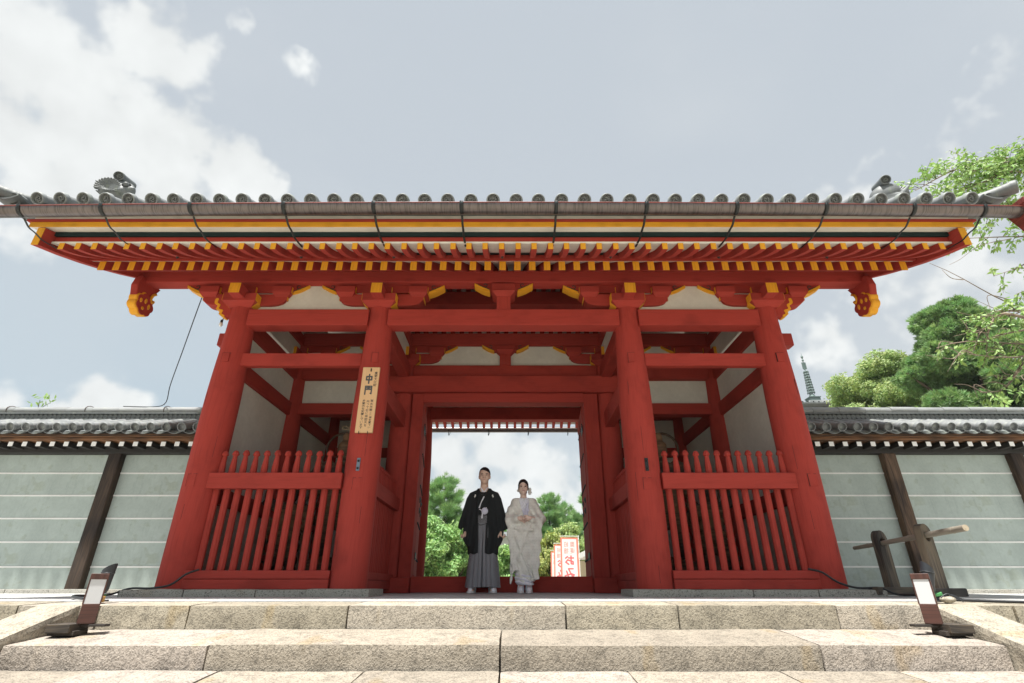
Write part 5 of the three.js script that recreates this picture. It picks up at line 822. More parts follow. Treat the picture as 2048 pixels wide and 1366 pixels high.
  const wv = (y) => [-0.07, -0.035, 0, 0.03, 0.05].map((x) => [x, y, 0.138 - x * x * 3]);
  obj('waist_band', [0.985, 0.965, 0.945, 0.925, 0.905].map((y, k) => tube(wv(y), 0.0105, 10, 6)), std([0.36, 0.37, 0.4], { map: T.stripe }), P);
  obj('waist_cord', [tube(wv(0.873).map(([x, y, z]) => [x, y + Math.sin(x * 60) * 0.008, z + 0.006]), 0.006, 14, 5), tube(wv(1.0), 0.007, 10, 5)], std([0.07, 0.072, 0.08]), P);
  for (const q of [-1, 1]) {
    obj('sock', nets((x, y, z) => smin(cap(x, y, z, [q * 0.13, 0.14, -0.03], [q * 0.132, 0.06, -0.02], 0.045, 0.045), cap(x, y, z, [q * 0.132, 0.05, -0.02], [q * 0.155, 0.04, 0.1], 0.042, 0.034), 0.03) , [q * 0.14 - 0.1, 0.01, -0.1], [q * 0.14 + 0.1, 0.2, 0.16], 0.007), whiteCloth, P);
    obj('sandal', [plate((() => { const s = new THREE.Shape(); s.ellipse(0, 0, 0.056, 0.135, 0, 6.283); return s; })(), 0.026, 0.006).rotateX(-Math.PI / 2).rotateY(q * 0.17).translate(q * 0.145, 0.014, 0.035), tube([[q * 0.145 - 0.045, 0.03, 0.02], [q * 0.15 - 0.02, 0.075, 0.075], [q * 0.158, 0.06, 0.115]], 0.009, 10, 6), tube([[q * 0.145 + 0.048, 0.03, 0.02], [q * 0.16 + 0.02, 0.072, 0.075], [q * 0.158, 0.06, 0.115]], 0.009, 10, 6)], std([0.72, 0.72, 0.73], { roughness: 0.6 }), P);
  }
}
{ // ---- the bride
  const P = thing('person', 'woman in white brocade bridal kimono with folded hands, hair tied back, standing beside the man', 'person', [0.29, 0, -7.85]);
  const head = headF(true), hs = 0.98, HP = [-0.008, 1.297, 0.015], hd = (x, y, z) => head((x - HP[0]) / hs, (y - HP[1]) / hs, (z - HP[2]) / hs) * hs;
  const neck = (x, y, z) => cap(x, y, z, [-0.004, 1.15, -0.025], [-0.008, 1.36, -0.015], 0.05, 0.044);
  const hl = handF([-0.085, 0.955, 0.165], [1, -0.28, 0.22], [0.1, 0.9, 0.5], 0.45, 0.92), hr = handF([0.085, 0.958, 0.175], [-1, -0.30, 0.12], [-0.1, 0.9, 0.5], -0.4, 0.92);
  const trunk = (x, y, z) => {
    let d = ell(x, y, z, [0, 1.03, -0.01], [0.145, 0.22, 0.1]); d = smin(d, ell(x, y, z, [0, 0.82, 0], [0.15, 0.15, 0.11]), 0.08); d = smin(d, neck(x, y, z), 0.04);
    for (const q of [-1, 1]) { d = smin(d, cap(x, y, z, [q * 0.14, 1.16, -0.01], [q * 0.215, 0.93, 0.01], 0.045, 0.038), 0.05); d = smin(d, cap(x, y, z, [q * 0.215, 0.93, 0.01], [q * 0.085, 0.955, 0.165], 0.036, 0.024), 0.03); d = smin(d, cap(x, y, z, [q * 0.07, 0.8, 0], [q * 0.06, 0.42, 0], 0.08, 0.05), 0.05); d = smin(d, cap(x, y, z, [q * 0.06, 0.42, 0], [q * 0.055, 0.08, 0], 0.048, 0.032), 0.03); d = smin(d, cap(x, y, z, [q * 0.055, 0.045, -0.03], [q * 0.058, 0.035, 0.08], 0.032, 0.026), 0.03); }
    return d;
  };
  const hands = (x, y, z) => Math.min(hl(x, y, z), hr(x, y, z + 0.0));
  obj('body', [nets((x, y, z) => (y > 1.24 ? 1 : trunk(x, y, z)), [-0.3, -0.01, -0.2], [0.3, 1.252, 0.22], 0.012), nets((x, y, z) => smin(hd(x, y, z), neck(x, y, z), 0.018), [-0.1, 1.225, -0.12], [0.1, 1.54, 0.15], 0.004), nets((x, y, z) => smin(hands(x, y, z), Math.min(cap(x, y, z, [-0.15, 0.95, 0.12], [-0.085, 0.955, 0.165], 0.032, 0.025), cap(x, y, z, [0.15, 0.95, 0.12], [0.085, 0.958, 0.175], 0.032, 0.025)), 0.008), [-0.17, 0.86, 0.08], [0.17, 1.03, 0.26], 0.0035)], std([0.82, 0.61, 0.52], { roughness: 0.5 }), P);
  faceParts(P, HP, true, hs);
  obj('hair', nets((x, y, z) => { const X = (x - HP[0]) / hs, Y = (y - HP[1]) / hs, Z = (z - HP[2]) / hs; let d = ell(X, Y, Z, [0, 0.146, -0.014], [0.078, 0.09, 0.096]); const line = Z > 0.0 ? 0.128 + Z * 0.75 - 0.35 * Math.abs(X + 0.02) : 0.085 + Z * 0.7; d = smax(d, -(Y - line), 0.008); d = smin(d, ell(X, Y, Z, [0, 0.06, -0.105], [0.06, 0.05, 0.045]), 0.02); d = smin(d, cap(Math.abs(X), Y, Z, [0.066, 0.14, 0.03], [0.07, 0.065, 0.018], 0.012, 0.006), 0.012); return (d + (noise3(X * 170, Y * 50, Z * 50) - 0.5) * 0.004) * hs; }, [-0.11, 1.3, -0.17], [0.11, 1.56, 0.15], 0.005), hairM, P);
  for (const [x, y, z, n] of [[0.082, 1.375, -0.01, 6], [0.088, 1.335, -0.015, 6], [-0.08, 1.35, -0.02, 3]]) obj('hair_flower', Array.from({ length: n }, (_, k) => new THREE.SphereGeometry(0.02, 8, 6).scale(1, 0.45, 1).rotateX(k * 1.1).rotateZ(k * 0.9).translate(x + Math.cos(k * 1.05) * 0.014, y + Math.sin(k * 1.05) * 0.016, z)), std([0.78, 0.78, 0.76]), P);
  const fold = (x, y, z) => 0.007 * Math.sin((x * 0.9 + y * 0.5) * 62 + 3 * noise3(x * 9, y * 9, z * 9)) + 0.008 * Math.sin((x * 0.45 - y) * 34 + 4 * noise3(x * 7 + 3, y * 7, z * 7)) + 0.012 * (fbm3(x * 14, y * 14, z * 14, 2) - 0.5);
  const robe = (x, y, z) => {
    const a = y > 0.75 ? mix(0.165, 0.19, sstep(1.2, 0.8, y)) : mix(0.135, 0.185, sstep(0.1, 0.7, y)), b = mix(0.115, 0.14, sstep(0.2, 0.8, y)) * (y > 1.0 ? mix(1, 0.6, sstep(1.0, 1.26, y)) : 1);
    let d = (Math.hypot((x - 0.012 * sstep(0.6, 0.1, y)) / a, z / b) - 1) * Math.min(a, b); d = smax(d, (0.135 + 0.07 * x + 0.02 * Math.sin(x * 22)) - y, 0.02); d = smax(d, y - 1.25, 0.03);
    for (const q of [-1, 1]) {
      let s = cap(x, y, z, [q * 0.12, 1.16, -0.01], [q * 0.225, 0.97, 0.02], 0.07, 0.075); s = smin(s, cap(x, y, z, [q * 0.225, 0.97, 0.02], [q * 0.11, 0.95, 0.13], 0.07, 0.055), 0.04); d = smin(d, s, 0.05);
      const hang = Math.max(poly2(x, y, (q > 0 ? [[0.1, 0.94], [0.26, 0.96], [0.25, 0.85], [0.212, 0.5], [0.185, 0.19], [0.12, 0.165], [0.08, 0.6]] : [[-0.1, 0.94], [-0.26, 0.96], [-0.25, 0.85], [-0.2, 0.5], [-0.17, 0.25], [-0.1, 0.3], [-0.08, 0.6]])) - 0.004, Math.abs(z - 0.055) - 0.06); d = smin(d, hang, 0.03);
    }
    d = smin(d, cap(x, y, z, [-0.19, 0.36, 0.06], [-0.19, 0.12, 0.05], 0.02, 0.012), 0.02); // trailing corner
    d += fold(x, y, z) * 0.85 * sstep(1.22, 1.1, y);
    d = smin(d, cap(x, y, z, [-0.12, 0.7, 0.13], [0.1, 0.2, 0.13], 0.016, 0.014), 0.02); d = smin(d, cap(x, y, z, [0.09, 0.9, 0.13], [-0.1, 0.42, 0.135], 0.014, 0.01), 0.02);
    d = smin(d, cap(x, y, z, [-0.13, 0.83, 0.135], [0.11, 0.8, 0.14], 0.018, 0.018), 0.03);
    d = smax(d, -Math.max(poly2(x, y, [[-0.09, 1.27], [0.085, 1.27], [0.07, 1.17], [0.05, 1.0], [-0.01, 1.0], [-0.05, 1.14]]), 0.06 - z), 0.01);
    return d;
  };
  const silk = std([0.89, 0.9, 0.91], { map: rep(T.brocade, 1.6, 1.6), roughness: 0.6 });
  obj('bridal_robe', nets(robe, [-0.34, 0.07, -0.22], [0.34, 1.28, 0.27], 0.0085), silk, P);
  const under = (x, y, z) => { const a = mix(0.095, 0.15, sstep(1.26, 1.05, y)), b = mix(0.085, 0.118, sstep(1.26, 1.0, y)); let d = (Math.hypot(x / a, z / b) - 1) * Math.min(a, b); d = smax(d, y - 1.255, 0.02); d = smax(d, 0.9 - y, 0.02); return smax(d, -(Math.hypot(x / 0.052, (z - 0.02) / 0.06) - 1) * 0.05 - Math.max(0, 1.205 - y) , 0.01); };
  obj('white_kimono', nets(under, [-0.18, 0.88, -0.16], [0.18, 1.28, 0.16], 0.008), std([0.82, 0.82, 0.9], { roughness: 0.8 }), P);
  const line = (pts, r, m, name) => obj(name, tube(pts.map(([x, y]) => [x, y, surfZ(under, x, y) + 0.003]), r, 20, 6), m, P);
  line([[-0.055, 1.245], [-0.03, 1.21], [0.0, 1.175], [0.04, 1.12]], 0.009, whiteCloth, 'white_collar'); line([[0.055, 1.245], [0.03, 1.21], [-0.005, 1.17], [-0.045, 1.11]], 0.009, whiteCloth, 'white_collar'); line([[0.07, 1.24], [0.045, 1.19], [0.01, 1.13], [-0.02, 1.06]], 0.008, whiteCloth, 'white_collar');
  { const z = surfZ(under, 0.03, 1.0) + 0.006; obj('sash', [bx(-0.05, 0.075, 0.955, 1.07, z - 0.02, z, 0.006), ...[0, 1, 2].map((k) => bx(-0.01 + k * 0.03, 0.012 + k * 0.03, 0.965, 1.09 + (k % 2) * 0.02, z, z + 0.012, 0.004)), bx(0.035, 0.06, 1.06, 1.17, z - 0.012, z + 0.008, 0.006)], std([0.68, 0.68, 0.82], { roughness: 0.8 }), P); }
  const hem = (x, y, z) => { const a = mix(0.115, 0.135, sstep(0.08, 0.2, y)); let d = (Math.hypot(x / a, z / 0.11) - 1) * 0.1; d = smax(d, 0.095 + 0.1 * Math.max(0, -x - 0.06) - y - 0.0 * x, 0.015); d = smax(d, y - 0.26, 0.02); return d + 0.009 * Math.sin(y * 130 + x * 16 + 3 * noise3(x * 12, y * 12, z * 12)); };
  obj('under_hem', nets(hem, [-0.18, 0.06, -0.16], [0.18, 0.28, 0.17], 0.007), std([0.82, 0.82, 0.9], { roughness: 0.8 }), P);
  for (const q of [-1, 1]) {
    obj('sock', nets((x, y, z) => smin(cap(x, y, z, [q * 0.055, 0.16, -0.02], [q * 0.055, 0.06, -0.02], 0.04, 0.042), cap(x, y, z, [q * 0.055, 0.05, -0.02], [q * 0.06, 0.042, 0.09], 0.04, 0.032), 0.03), [q * 0.055 - 0.08, 0.01, -0.1], [q * 0.055 + 0.08, 0.21, 0.15], 0.007), whiteCloth, P);
    obj('sandal', [plate((() => { const s = new THREE.Shape(); s.ellipse(0, 0, 0.048, 0.115, 0, 6.283); return s; })(), 0.032, 0.006).rotateX(-Math.PI / 2).translate(q * 0.058, 0.017, 0.03), tube([[q * 0.058 - 0.042, 0.034, 0.02], [q * 0.06 - 0.02, 0.072, 0.065], [q * 0.06, 0.062, 0.105]], 0.008, 10, 6), tube([[q * 0.058 + 0.042, 0.034, 0.02], [q * 0.06 + 0.02, 0.072, 0.065], [q * 0.06, 0.062, 0.105]], 0.008, 10, 6)], std([0.74, 0.74, 0.75], { roughness: 0.5 }), P);
  }
}
// ================================================================ TREES
function leafGeo(len, wid) { // a folded leaf blade with a pointed tip
  const g = new THREE.BufferGeometry(), p = [0, 0, 0, wid * 0.5, len * 0.45, wid * 0.12, 0, len, -wid * 0.1, -wid * 0.5, len * 0.45, wid * 0.12, 0, len * 0.45, 0];
  g.setAttribute('position', new THREE.Float32BufferAttribute(p, 3)); g.setAttribute('uv', new THREE.Float32BufferAttribute(new Float32Array(10), 2)); g.setIndex([0, 1, 4, 1, 2, 4, 2, 3, 4, 3, 0, 4]); const f = g.toNonIndexed(); f.computeVertexNormals(); return f;
}
function tuft(n, len, wid, spread, needle) {
  const out = [], base = leafGeo(len, wid), m = new THREE.Matrix4(), q = new THREE.Quaternion();
  for (let i = 0; i < n; i++) {
    const d = V(rr(-1, 1), rr(needle ? 0.1 : -0.7, 1), rr(-1, 1)).normalize(), g = base.clone(); q.setFromUnitVectors(V(0, 1, 0), needle ? d.clone().lerp(V(0, 1, 0), 0.35).normalize() : V(rr(-1, 1), rr(-0.8, 0.5), rr(-1, 1)).normalize());
    m.compose(needle ? d.clone().multiplyScalar(spread * 0.15) : d.clone().multiplyScalar(spread * Math.cbrt(rnd())), q.multiply(new THREE.Quaternion().setFromAxisAngle(V(0, 1, 0), rr(0, 6.28))), V(1, 1, 1).multiplyScalar(rr(0.7, 1.2))); g.applyMatrix4(m); out.push(g);
  }
  return mergeGeometries(out);
}
function crown(parent, geo, mat, blobs, density, size, hue, flat = 0.8, hole = 0.4, name = 'crown') {
  const list = []; let area = 0; for (const b of blobs) area += b[3] * b[3];
  const per = density / area;
  for (const [x, y, z, r] of blobs) { const n = Math.round(per * r * r); for (let i = 0; i < n; i++) { const d = V(rr(-1, 1), rr(-0.75, 1), rr(-1, 1)).normalize(), k = r * (0.25 + 0.95 * Math.pow(rnd(), 0.7)), p = [x + d.x * k, y + d.y * k * flat, z + d.z * k], f = 1.9 / (size + 0.25); if (noise3(p[0] * f + 9, p[1] * f * 1.6, p[2] * f) < hole) continue; list.push([...p, d]); } }
  const im = shadow(new THREE.InstancedMesh(geo, mat, list.length)), m = new THREE.Matrix4(), q = new THREE.Quaternion(), c = new THREE.Color();
  list.forEach(([x, y, z, d], i) => { q.setFromUnitVectors(V(0, 1, 0), d.clone().add(V(rr(-0.4, 0.4), rr(-0.1, 0.6), rr(-0.4, 0.4))).normalize()).multiply(new THREE.Quaternion().setFromAxisAngle(V(0, 1, 0), rr(0, 6.28))); m.compose(V(x, y, z), q, V(1, 1, 1).multiplyScalar(size * rr(0.7, 1.25))); im.setMatrixAt(i, m); const v = rr(0.75, 1.2), w = rr(-1, 1) * hue; c.setRGB(v * (1 + w), v, v * (1 - w * 0.5)); im.setColorAt(i, c); });
  im.name = name; im.userData.kind = 'stuff'; parent.add(im); return im;
}
const G = {
  broad: [tuft(16, 0.42, 0.2, 0.5), tuft(16, 0.42, 0.2, 0.5)], needle: tuft(20, 0.75, 0.05, 0.5, true), cedar: tuft(20, 0.5, 0.09, 0.5, true),
};
const Lm = { pine: leafMat([0.26, 0.44, 0.16], 0.5), fresh: leafMat([0.33, 0.54, 0.18], 0.5), lime: leafMat([0.38, 0.5, 0.17], 0.5), cedar: leafMat([0.24, 0.4, 0.13], 0.5), amber: leafMat([0.44, 0.5, 0.14], 0.5), cherry: leafMat([0.3, 0.47, 0.12], 0.45) };
const limb = (parent, list, m) => obj('trunk', list.map(([p, a, b]) => ruv(taper(p, a, b, 10, 7), 2)), m, parent);
function blobTree(o) {
  const t = thing(o.name ?? 'broadleaf_tree', o.label, 'tree', [o.x, -0.62, -o.d]), B = [];
  const h = o.h, w = o.w; limb(t, [[[[0, 0, 0], [0.1, h * 0.35, 0], [0, h * 0.75, 0.1]], o.tr ?? h * 0.035, h * 0.008], ...[0, 1, 2, 3, 4, 5].map((k) => { const a = k * 1.05 + rr(0, 0.6), y = h * rr(0.2, 0.55); return [[[0, y, 0], [Math.cos(a) * w * 0.35, y + h * 0.1, Math.sin(a) * w * 0.3], [Math.cos(a) * w * 0.75, y + h * 0.24, Math.sin(a) * w * 0.6]], h * 0.014, h * 0.003]; })], M.bark);
  for (let k = 0; k < o.n; k++) { const y = rnd(), a = rr(0, 6.283), pr = o.prof(y) * w, rad = Math.sqrt(rnd()); B.push([Math.cos(a) * pr * rad, h * mix(o.y0, 0.96, y), Math.sin(a) * pr * rad * (o.zs ?? 0.8), w * rr(...o.r)]); }
  crown(t, o.geo, o.mat, B, o.leaves, o.size, o.hue ?? 0.14, o.flat ?? 0.75); return t;
}
const round = (y) => Math.sqrt(Math.max(0.02, 1 - (y * 1.9 - 0.95) ** 2)), cone = (y) => 1.02 - y * 0.92;
function place(parent, geo, mat, list, hue, name = 'crown') { // [x, y, z, direction, size]
  const im = shadow(new THREE.InstancedMesh(geo, mat, list.length)), m = new THREE.Matrix4(), q = new THREE.Quaternion(), c = new THREE.Color();
  list.forEach(([x, y, z, d, s], i) => { q.setFromUnitVectors(V(0, 1, 0), d).multiply(new THREE.Quaternion().setFromAxisAngle(V(0, 1, 0), rr(0, 6.28))); m.compose(V(x, y, z), q, V(1, 1, 1).multiplyScalar(s)); im.setMatrixAt(i, m); const v = rr(0.75, 1.2), w = rr(-1, 1) * hue; c.setRGB(v * (1 + w), v, v * (1 - w * 0.5)); im.setColorAt(i, c); });
  im.name = name; im.userData.kind = 'stuff'; parent.add(im); return im;
}
function conifer(o) { // whorls of boughs round a straight stem, each carrying flat pads of needle tufts
  const t = thing('conifer_tree', o.label, 'tree', [o.x, -0.62, -o.d]), wood_ = [[[[0, 0, 0], [0.05, o.h * 0.5, 0], [0, o.h * 0.97, 0]], o.h * 0.02, o.h * 0.003]], list = [], S = o.size * 0.75;
  for (let y = o.h * o.y0, k = 0; y < o.h * 0.97; y += o.h * rr(0.05, 0.075), k++) {
    const f = (y / o.h - o.y0) / (1 - o.y0), n = Math.round(mix(7, 4, f)), a0 = rr(0, 6.28), keep = rr(0.78, 1.12);
    for (let j = 0; j < n; j++) {
      const a = a0 + j / n * 6.283 + rr(-0.25, 0.25), L_ = o.w * (1.0 - f * 0.86) * keep * rr(0.7, 1.2), rise = rr(0.06, 0.3) + f * 0.25, dx = Math.cos(a), dz = Math.sin(a), yy = y + rr(-0.1, 0.1);
      wood_.push([[[0, yy, 0], [dx * L_ * 0.5, yy + L_ * rise * 0.35, dz * L_ * 0.5], [dx * L_, yy + L_ * rise, dz * L_]], o.h * 0.0045, o.h * 0.001]);
      const cnt = Math.round(o.leaves / 90 * L_ / o.w);
      for (let i = 0; i < cnt; i++) { const q = 0.22 + 0.82 * Math.pow(rnd(), 0.75), sp = L_ * 0.26 * (0.35 + q * 0.6), u = rr(-1, 1), px = dx * L_ * q - dz * u * sp, pz = dz * L_ * q + dx * u * sp; list.push([px, yy + L_ * rise * q * q + rr(-0.1, 0.16) * S * 2 - Math.abs(u) * 0.06, pz, V(dx * 0.75 - dz * u * 0.5, rr(0.35, 1.2), dz * 0.75 + dx * u * 0.5).normalize(), S * rr(0.65, 1.2)]); }
    }
  }
  for (let i = 0; i < 14; i++) list.push([rr(-0.12, 0.12), o.h * rr(0.93, 1.0), rr(-0.12, 0.12), V(rr(-0.4, 0.4), 1, rr(-0.4, 0.4)).normalize(), S * rr(0.6, 0.9)]);
  limb(t, wood_, M.bark); place(t, o.geo ?? G.needle, o.mat ?? Lm.pine, list, o.hue ?? 0.14); return t;
}
// seen through the door
conifer({ label: 'tall full pine with open boughs seen through the door, left of the man', x: -4.3, d: 35, h: 7.5, w: 3.1, y0: 0.12, n: 73, r: 0.75, leaves: 11440, size: 0.62 });
conifer({ label: 'pine cut off by the left door leaf, beyond the man', x: -7.0, d: 33, h: 6.7, w: 2.4, y0: 0.15, n: 57, r: 0.65, leaves: 7480, size: 0.6 });
conifer({ label: 'smaller pine standing just right of the woman beyond the door', x: 2.7, d: 38, h: 6.7, w: 2.3, y0: 0.1, n: 64, r: 0.65, leaves: 9240, size: 0.58 });
conifer({ label: 'pine reaching highest beside the right door leaf', x: 5.75, d: 34, h: 8.9, w: 2.3, y0: 0.1, n: 64, r: 0.62, leaves: 9240, size: 0.6 });
conifer({ label: 'broad pine in the distance between the woman and the banners', x: 4.6, d: 46, h: 7.2, w: 3.0, y0: 0.1, n: 57, r: 0.8, leaves: 7040, size: 0.75 });
conifer({ label: 'distant pine half hidden behind the man and the woman', x: -0.2, d: 60, h: 6.2, w: 3.4, y0: 0.1, n: 48, r: 0.9, leaves: 5720, size: 0.85 });
const shrub = (label, x, d, h, w, mat, leaves, name = 'leafy_shrub') => blobTree({ name, label, x, d, h, w, y0: 0.12, n: 44, prof: round, r: [0.14, 0.32], geo: G.broad[0], mat, leaves: leaves * 2.2, size: 0.38, tr: 0.07, flat: 0.6 });
shrub('bright green rounded shrub at the left edge of the doorway', -4.0, 24, 3.3, 1.5, Lm.fresh, 2600);
shrub('broad yellow green shrub directly behind the man, left side', -2.3, 25, 3.2, 1.5, Lm.fresh, 2600);
shrub('low green shrub between the man and the woman', -0.15, 28, 2.55, 0.95, Lm.fresh, 1700);
shrub('amber tinged maple just right of the woman', 1.95, 29, 3.4, 0.85, Lm.amber, 1500, 'maple_tree');
shrub('yellow green maple above the banners', 3.5, 30, 3.75, 1.5, Lm.lime, 2400, 'maple_tree');
shrub('dark green shrub behind the banners', 2.7, 31, 2.7, 1.1, Lm.pine, 1600);
shrub('green shrub low behind the tent and the right door leaf', 5.2, 31, 3.0, 1.4, Lm.fresh, 1500);
// beyond the right wall
blobTree({ name: 'cedar_tree', label: 'large dark green cedar with clumped crown rising highest behind the right wall', x: 27.2, d: 28, h: 16.4, w: 4.9, y0: 0.36, n: 110, prof: (y) => 0.98 - 0.72 * y ** 1.5, r: [0.1, 0.21], geo: G.cedar, mat: Lm.cedar, leaves: 36000, size: 0.55, flat: 0.6 });
blobTree({ name: 'cedar_tree', label: 'lower dark cedar at the right picture edge behind the bare twigs', x: 31.5, d: 29, h: 13.4, w: 4.2, y0: 0.3, n: 60, prof: (y) => 0.95 - 0.6 * y ** 2, r: [0.11, 0.22], geo: G.cedar, mat: Lm.cedar, leaves: 15000, size: 0.66, flat: 0.6 });
blobTree({ label: 'yellow green round crowned tree left of the cedar behind the right wall', x: 26.2, d: 34, h: 15.6, w: 3.9, y0: 0.42, n: 80, prof: round, r: [0.16, 0.31], geo: G.broad[1], mat: Lm.lime, leaves: 26000, size: 0.4, flat: 0.6 });
blobTree({ label: 'low pale green tree beside the pagoda finial, just above the wall ridge', x: 25.6, d: 37, h: 13.9, w: 3.2, y0: 0.42, n: 65, prof: round, r: [0.16, 0.31], geo: G.broad[0], mat: Lm.lime, leaves: 19000, size: 0.4, flat: 0.6 });
blobTree({ label: 'pale yellow tree top at the far right above the bare twigs', x: 45.5, d: 40, h: 22.2, w: 4.6, y0: 0.45, n: 60, prof: round, r: [0.13, 0.27], geo: G.broad[1], mat: Lm.lime, leaves: 14000, size: 0.46, flat: 0.6 });
// the cherry that leans in from the right
{
  const t = thing('cherry_tree', 'cherry tree leaning in from the right with long leafy and bare branches', 'tree', [14.6, -0.62, -10]), W = (x, y, z = -9.6) => [x - 14.6, y + 0.62, z + 10];
  const br = [], leafAt = [], twigs = [];
  const add = (pts, a, b, leaves, spread) => { br.push([pts, a, b]); if (leaves) { const c = new THREE.CatmullRomCurve3(pts.map((p) => V(...p))), N = Math.round(leaves / 11); for (let k = 0; k < N; k++) {
    const p = c.getPointAt(clamp(0.12 + 0.88 * Math.pow((k + rnd()) / N, 0.9))), l = spread * rr(0.9, 2.1), d = V(rr(-1, 0.25), rr(-0.9, 0.55), rr(-0.9, 0.9)).normalize(), e = [p.x + d.x * l, p.y + d.y * l - 0.12 * l, p.z + d.z * l], mid = [p.x + d.x * l * 0.5, p.y + d.y * l * 0.5 + 0.05 * l, p.z + d.z * l * 0.5];
    twigs.push([[p.toArray(), mid, e], 0.007, 0.003]); const tc = new THREE.CatmullRomCurve3([p, V(...mid), V(...e)]);
    for (let i = 0; i < 15; i++) { const q = tc.getPointAt(0.15 + 0.85 * (i + rnd() * 0.6) / 15.6), sd = i % 2 ? 1 : -1; leafAt.push([q.x + rr(-0.05, 0.05), q.y + rr(-0.05, 0.05), q.z + rr(-0.05, 0.05), V(d.x * 0.7 + sd * d.z * 0.8 + rr(-0.8, 0.8), d.y * 0.4 - rr(0.0, 1.3), d.z * 0.7 - sd * d.x * 0.8 + rr(-0.8, 0.8)).normalize()]); } } } };
  add([W(14.6, -0.62, -10), W(14.4, 2.2, -10), W(13.9, 4.6, -9.9)], 0.26, 0.16, 0);
  add([W(13.9, 4.6, -9.9), W(14.0, 7.0, -9.8), W(13.3, 9.0, -9.6)], 0.15, 0.06, 0);
  // upper leafy boughs
  add([W(13.6, 8.6), W(12.4, 9.6), W(11.0, 9.3), W(9.7, 8.6)], 0.05, 0.008, 561, 0.42); add([W(13.3, 8.9), W(12.2, 9.2), W(11.3, 8.8), W(10.4, 8.45)], 0.04, 0.008, 561, 0.46);
  add([W(13.5, 9.0), W(12.7, 9.5), W(11.9, 9.4), W(11.0, 9.1)], 0.04, 0.008, 510, 0.44); add([W(13.6, 8.3), W(12.6, 8.5), W(11.8, 8.15), W(11.0, 7.95)], 0.035, 0.008, 459, 0.43);
  add([W(13.4, 9.2), W(12.7, 9.5), W(12.0, 9.1), W(11.5, 8.7)], 0.03, 0.008, 510, 0.48);
  // hanging sprays in the middle
  add([W(13.6, 7.7), W(12.2, 7.3), W(11.2, 7.25), W(10.2, 7.2)], 0.03, 0.006, 170, 0.22); add([W(13.6, 7.2), W(12.2, 7.0), W(11.4, 6.5), W(10.6, 6.2)], 0.025, 0.005, 120, 0.22); add([W(13.2, 6.6), W(12.0, 6.4), W(11.4, 5.95), W(10.9, 5.75)], 0.02, 0.005, 110, 0.22);
  add([W(11.4, 7.2), W(10.6, 7.0), W(10.0, 6.62), W(9.75, 6.5)], 0.01, 0.004, 12, 0.1);
  // bare and sparse lower branches
  const bare = [[[12.9, 4.6], [11.6, 5.0], [10.6, 5.55], [9.6, 6.2], [9.3, 6.55]], [[13.4, 4.8], [12.0, 4.75], [10.6, 4.6], [9.4, 4.62], [8.75, 4.5]], [[13.4, 4.9], [12.0, 5.2], [11.0, 5.0], [10.0, 4.72], [9.2, 4.35]], [[11.0, 5.0], [10.2, 5.15], [9.9, 4.9], [9.75, 4.4]], [[12.2, 4.75], [11.2, 4.45], [10.3, 4.3], [9.4, 4.35]], [[10.9, 4.62], [10.5, 4.1], [10.0, 3.7], [9.4, 3.55]], [[12.4, 5.2], [11.2, 4.5], [10.7, 3.95], [10.1, 3.6]], [[11.6, 5.0], [10.8, 5.35], [10.3, 5.3], [9.9, 5.1]]];
  bare.forEach((p, k) => { const z = -9.5 - (k % 3) * 0.15; add(p.map(([x, y], i) => W(x, y + (i % 2 ? 0.03 : -0.02), z + rr(-0.1, 0.1))), k === 0 ? 0.024 : 0.05 - k * 0.003, 0.005, k === 0 ? 0 : 95, 0.34); for (let q = 0; q < 7; q++) { const c = new THREE.CatmullRomCurve3(p.map(([x, y]) => V(...W(x, y, z)))), s = c.getPointAt(rr(0.2, 0.97)); br.push([[s.toArray(), [s.x - rr(0.1, 0.35), s.y + rr(-0.15, 0.2), s.z + rr(-0.1, 0.1)], [s.x - rr(0.3, 0.7), s.y + rr(-0.35, 0.3), s.z + rr(-0.2, 0.2)]], 0.011, 0.004]); } });
  obj('trunk', br.slice(0, 2).map(([p, a, b]) => ruv(taper(p, a, b, 12, 9), 2)), M.bark, t);
  for (const [p, a, b] of br.slice(2)) obj('branch', taper(p, a, b, 12, 6), M.barkGrey, t);
  for (const [p, a, b] of twigs) obj('twig', taper(p, a, b, 4, 4), M.bark, t);
  const lg = [leafGeo(0.15, 0.068), leafGeo(0.125, 0.056)], m = new THREE.Matrix4(), q = new THREE.Quaternion(), c = new THREE.Color();
  for (const [h, g] of lg.entries()) { const L_ = leafAt.filter((_, i) => i % 2 === h), im = shadow(new THREE.InstancedMesh(g, Lm.cherry, L_.length)); L_.forEach((p, i) => { q.setFromUnitVectors(V(0, 1, 0), p[3]).multiply(new THREE.Quaternion().setFromAxisAngle(V(0, 1, 0), rr(0, 6.28))); m.compose(V(p[0], p[1], p[2]), q, V(1, 1, 1).multiplyScalar(rr(0.7, 1.2))); im.setMatrixAt(i, m); const v = rr(0.75, 1.2); c.setRGB(v * rr(0.85, 1.15), v, v); im.setColorAt(i, c); }); im.name = 'leaves'; im.userData.kind = 'stuff'; t.add(im); }
}
{ const t = thing('wall_sapling', 'small green sprig of leaves rising behind the left wall ridge', 'plant', [-8.1, 2.52, -8.6]); obj('stem', [taper([[0, 0, 0], [0.03, 0.25, 0], [0, 0.5, 0]], 0.01, 0.004, 6, 5), taper([[0.02, 0.25, 0], [0.12, 0.4, 0], [0.2, 0.45, 0]], 0.006, 0.003, 6, 5)], M.bark, t); const lf = []; for (let k = 0; k < 26; k++) { const g = leafGeo(0.1, 0.035), a = rr(-1.4, 1.4); g.rotateY(rr(0, 6.28)); g.rotateZ(a); lf.push(g.translate(rr(-0.12, 0.22), rr(0.36, 0.55), rr(-0.08, 0.08))); } obj('leaves', lf, Lm.cherry, t); }

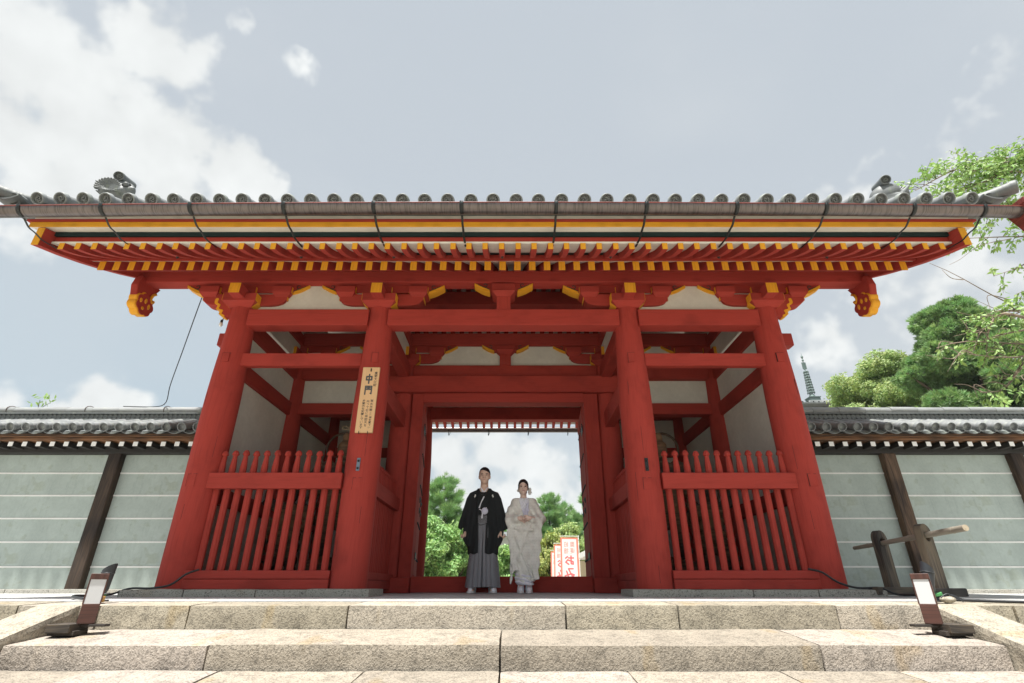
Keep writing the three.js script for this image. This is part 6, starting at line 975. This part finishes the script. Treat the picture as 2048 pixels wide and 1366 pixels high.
// ================================================================ draw
scene.traverse((o) => { if (o.isMesh) { o.castShadow = true; o.receiveShadow = true; } });
renderer.render(scene, camera);
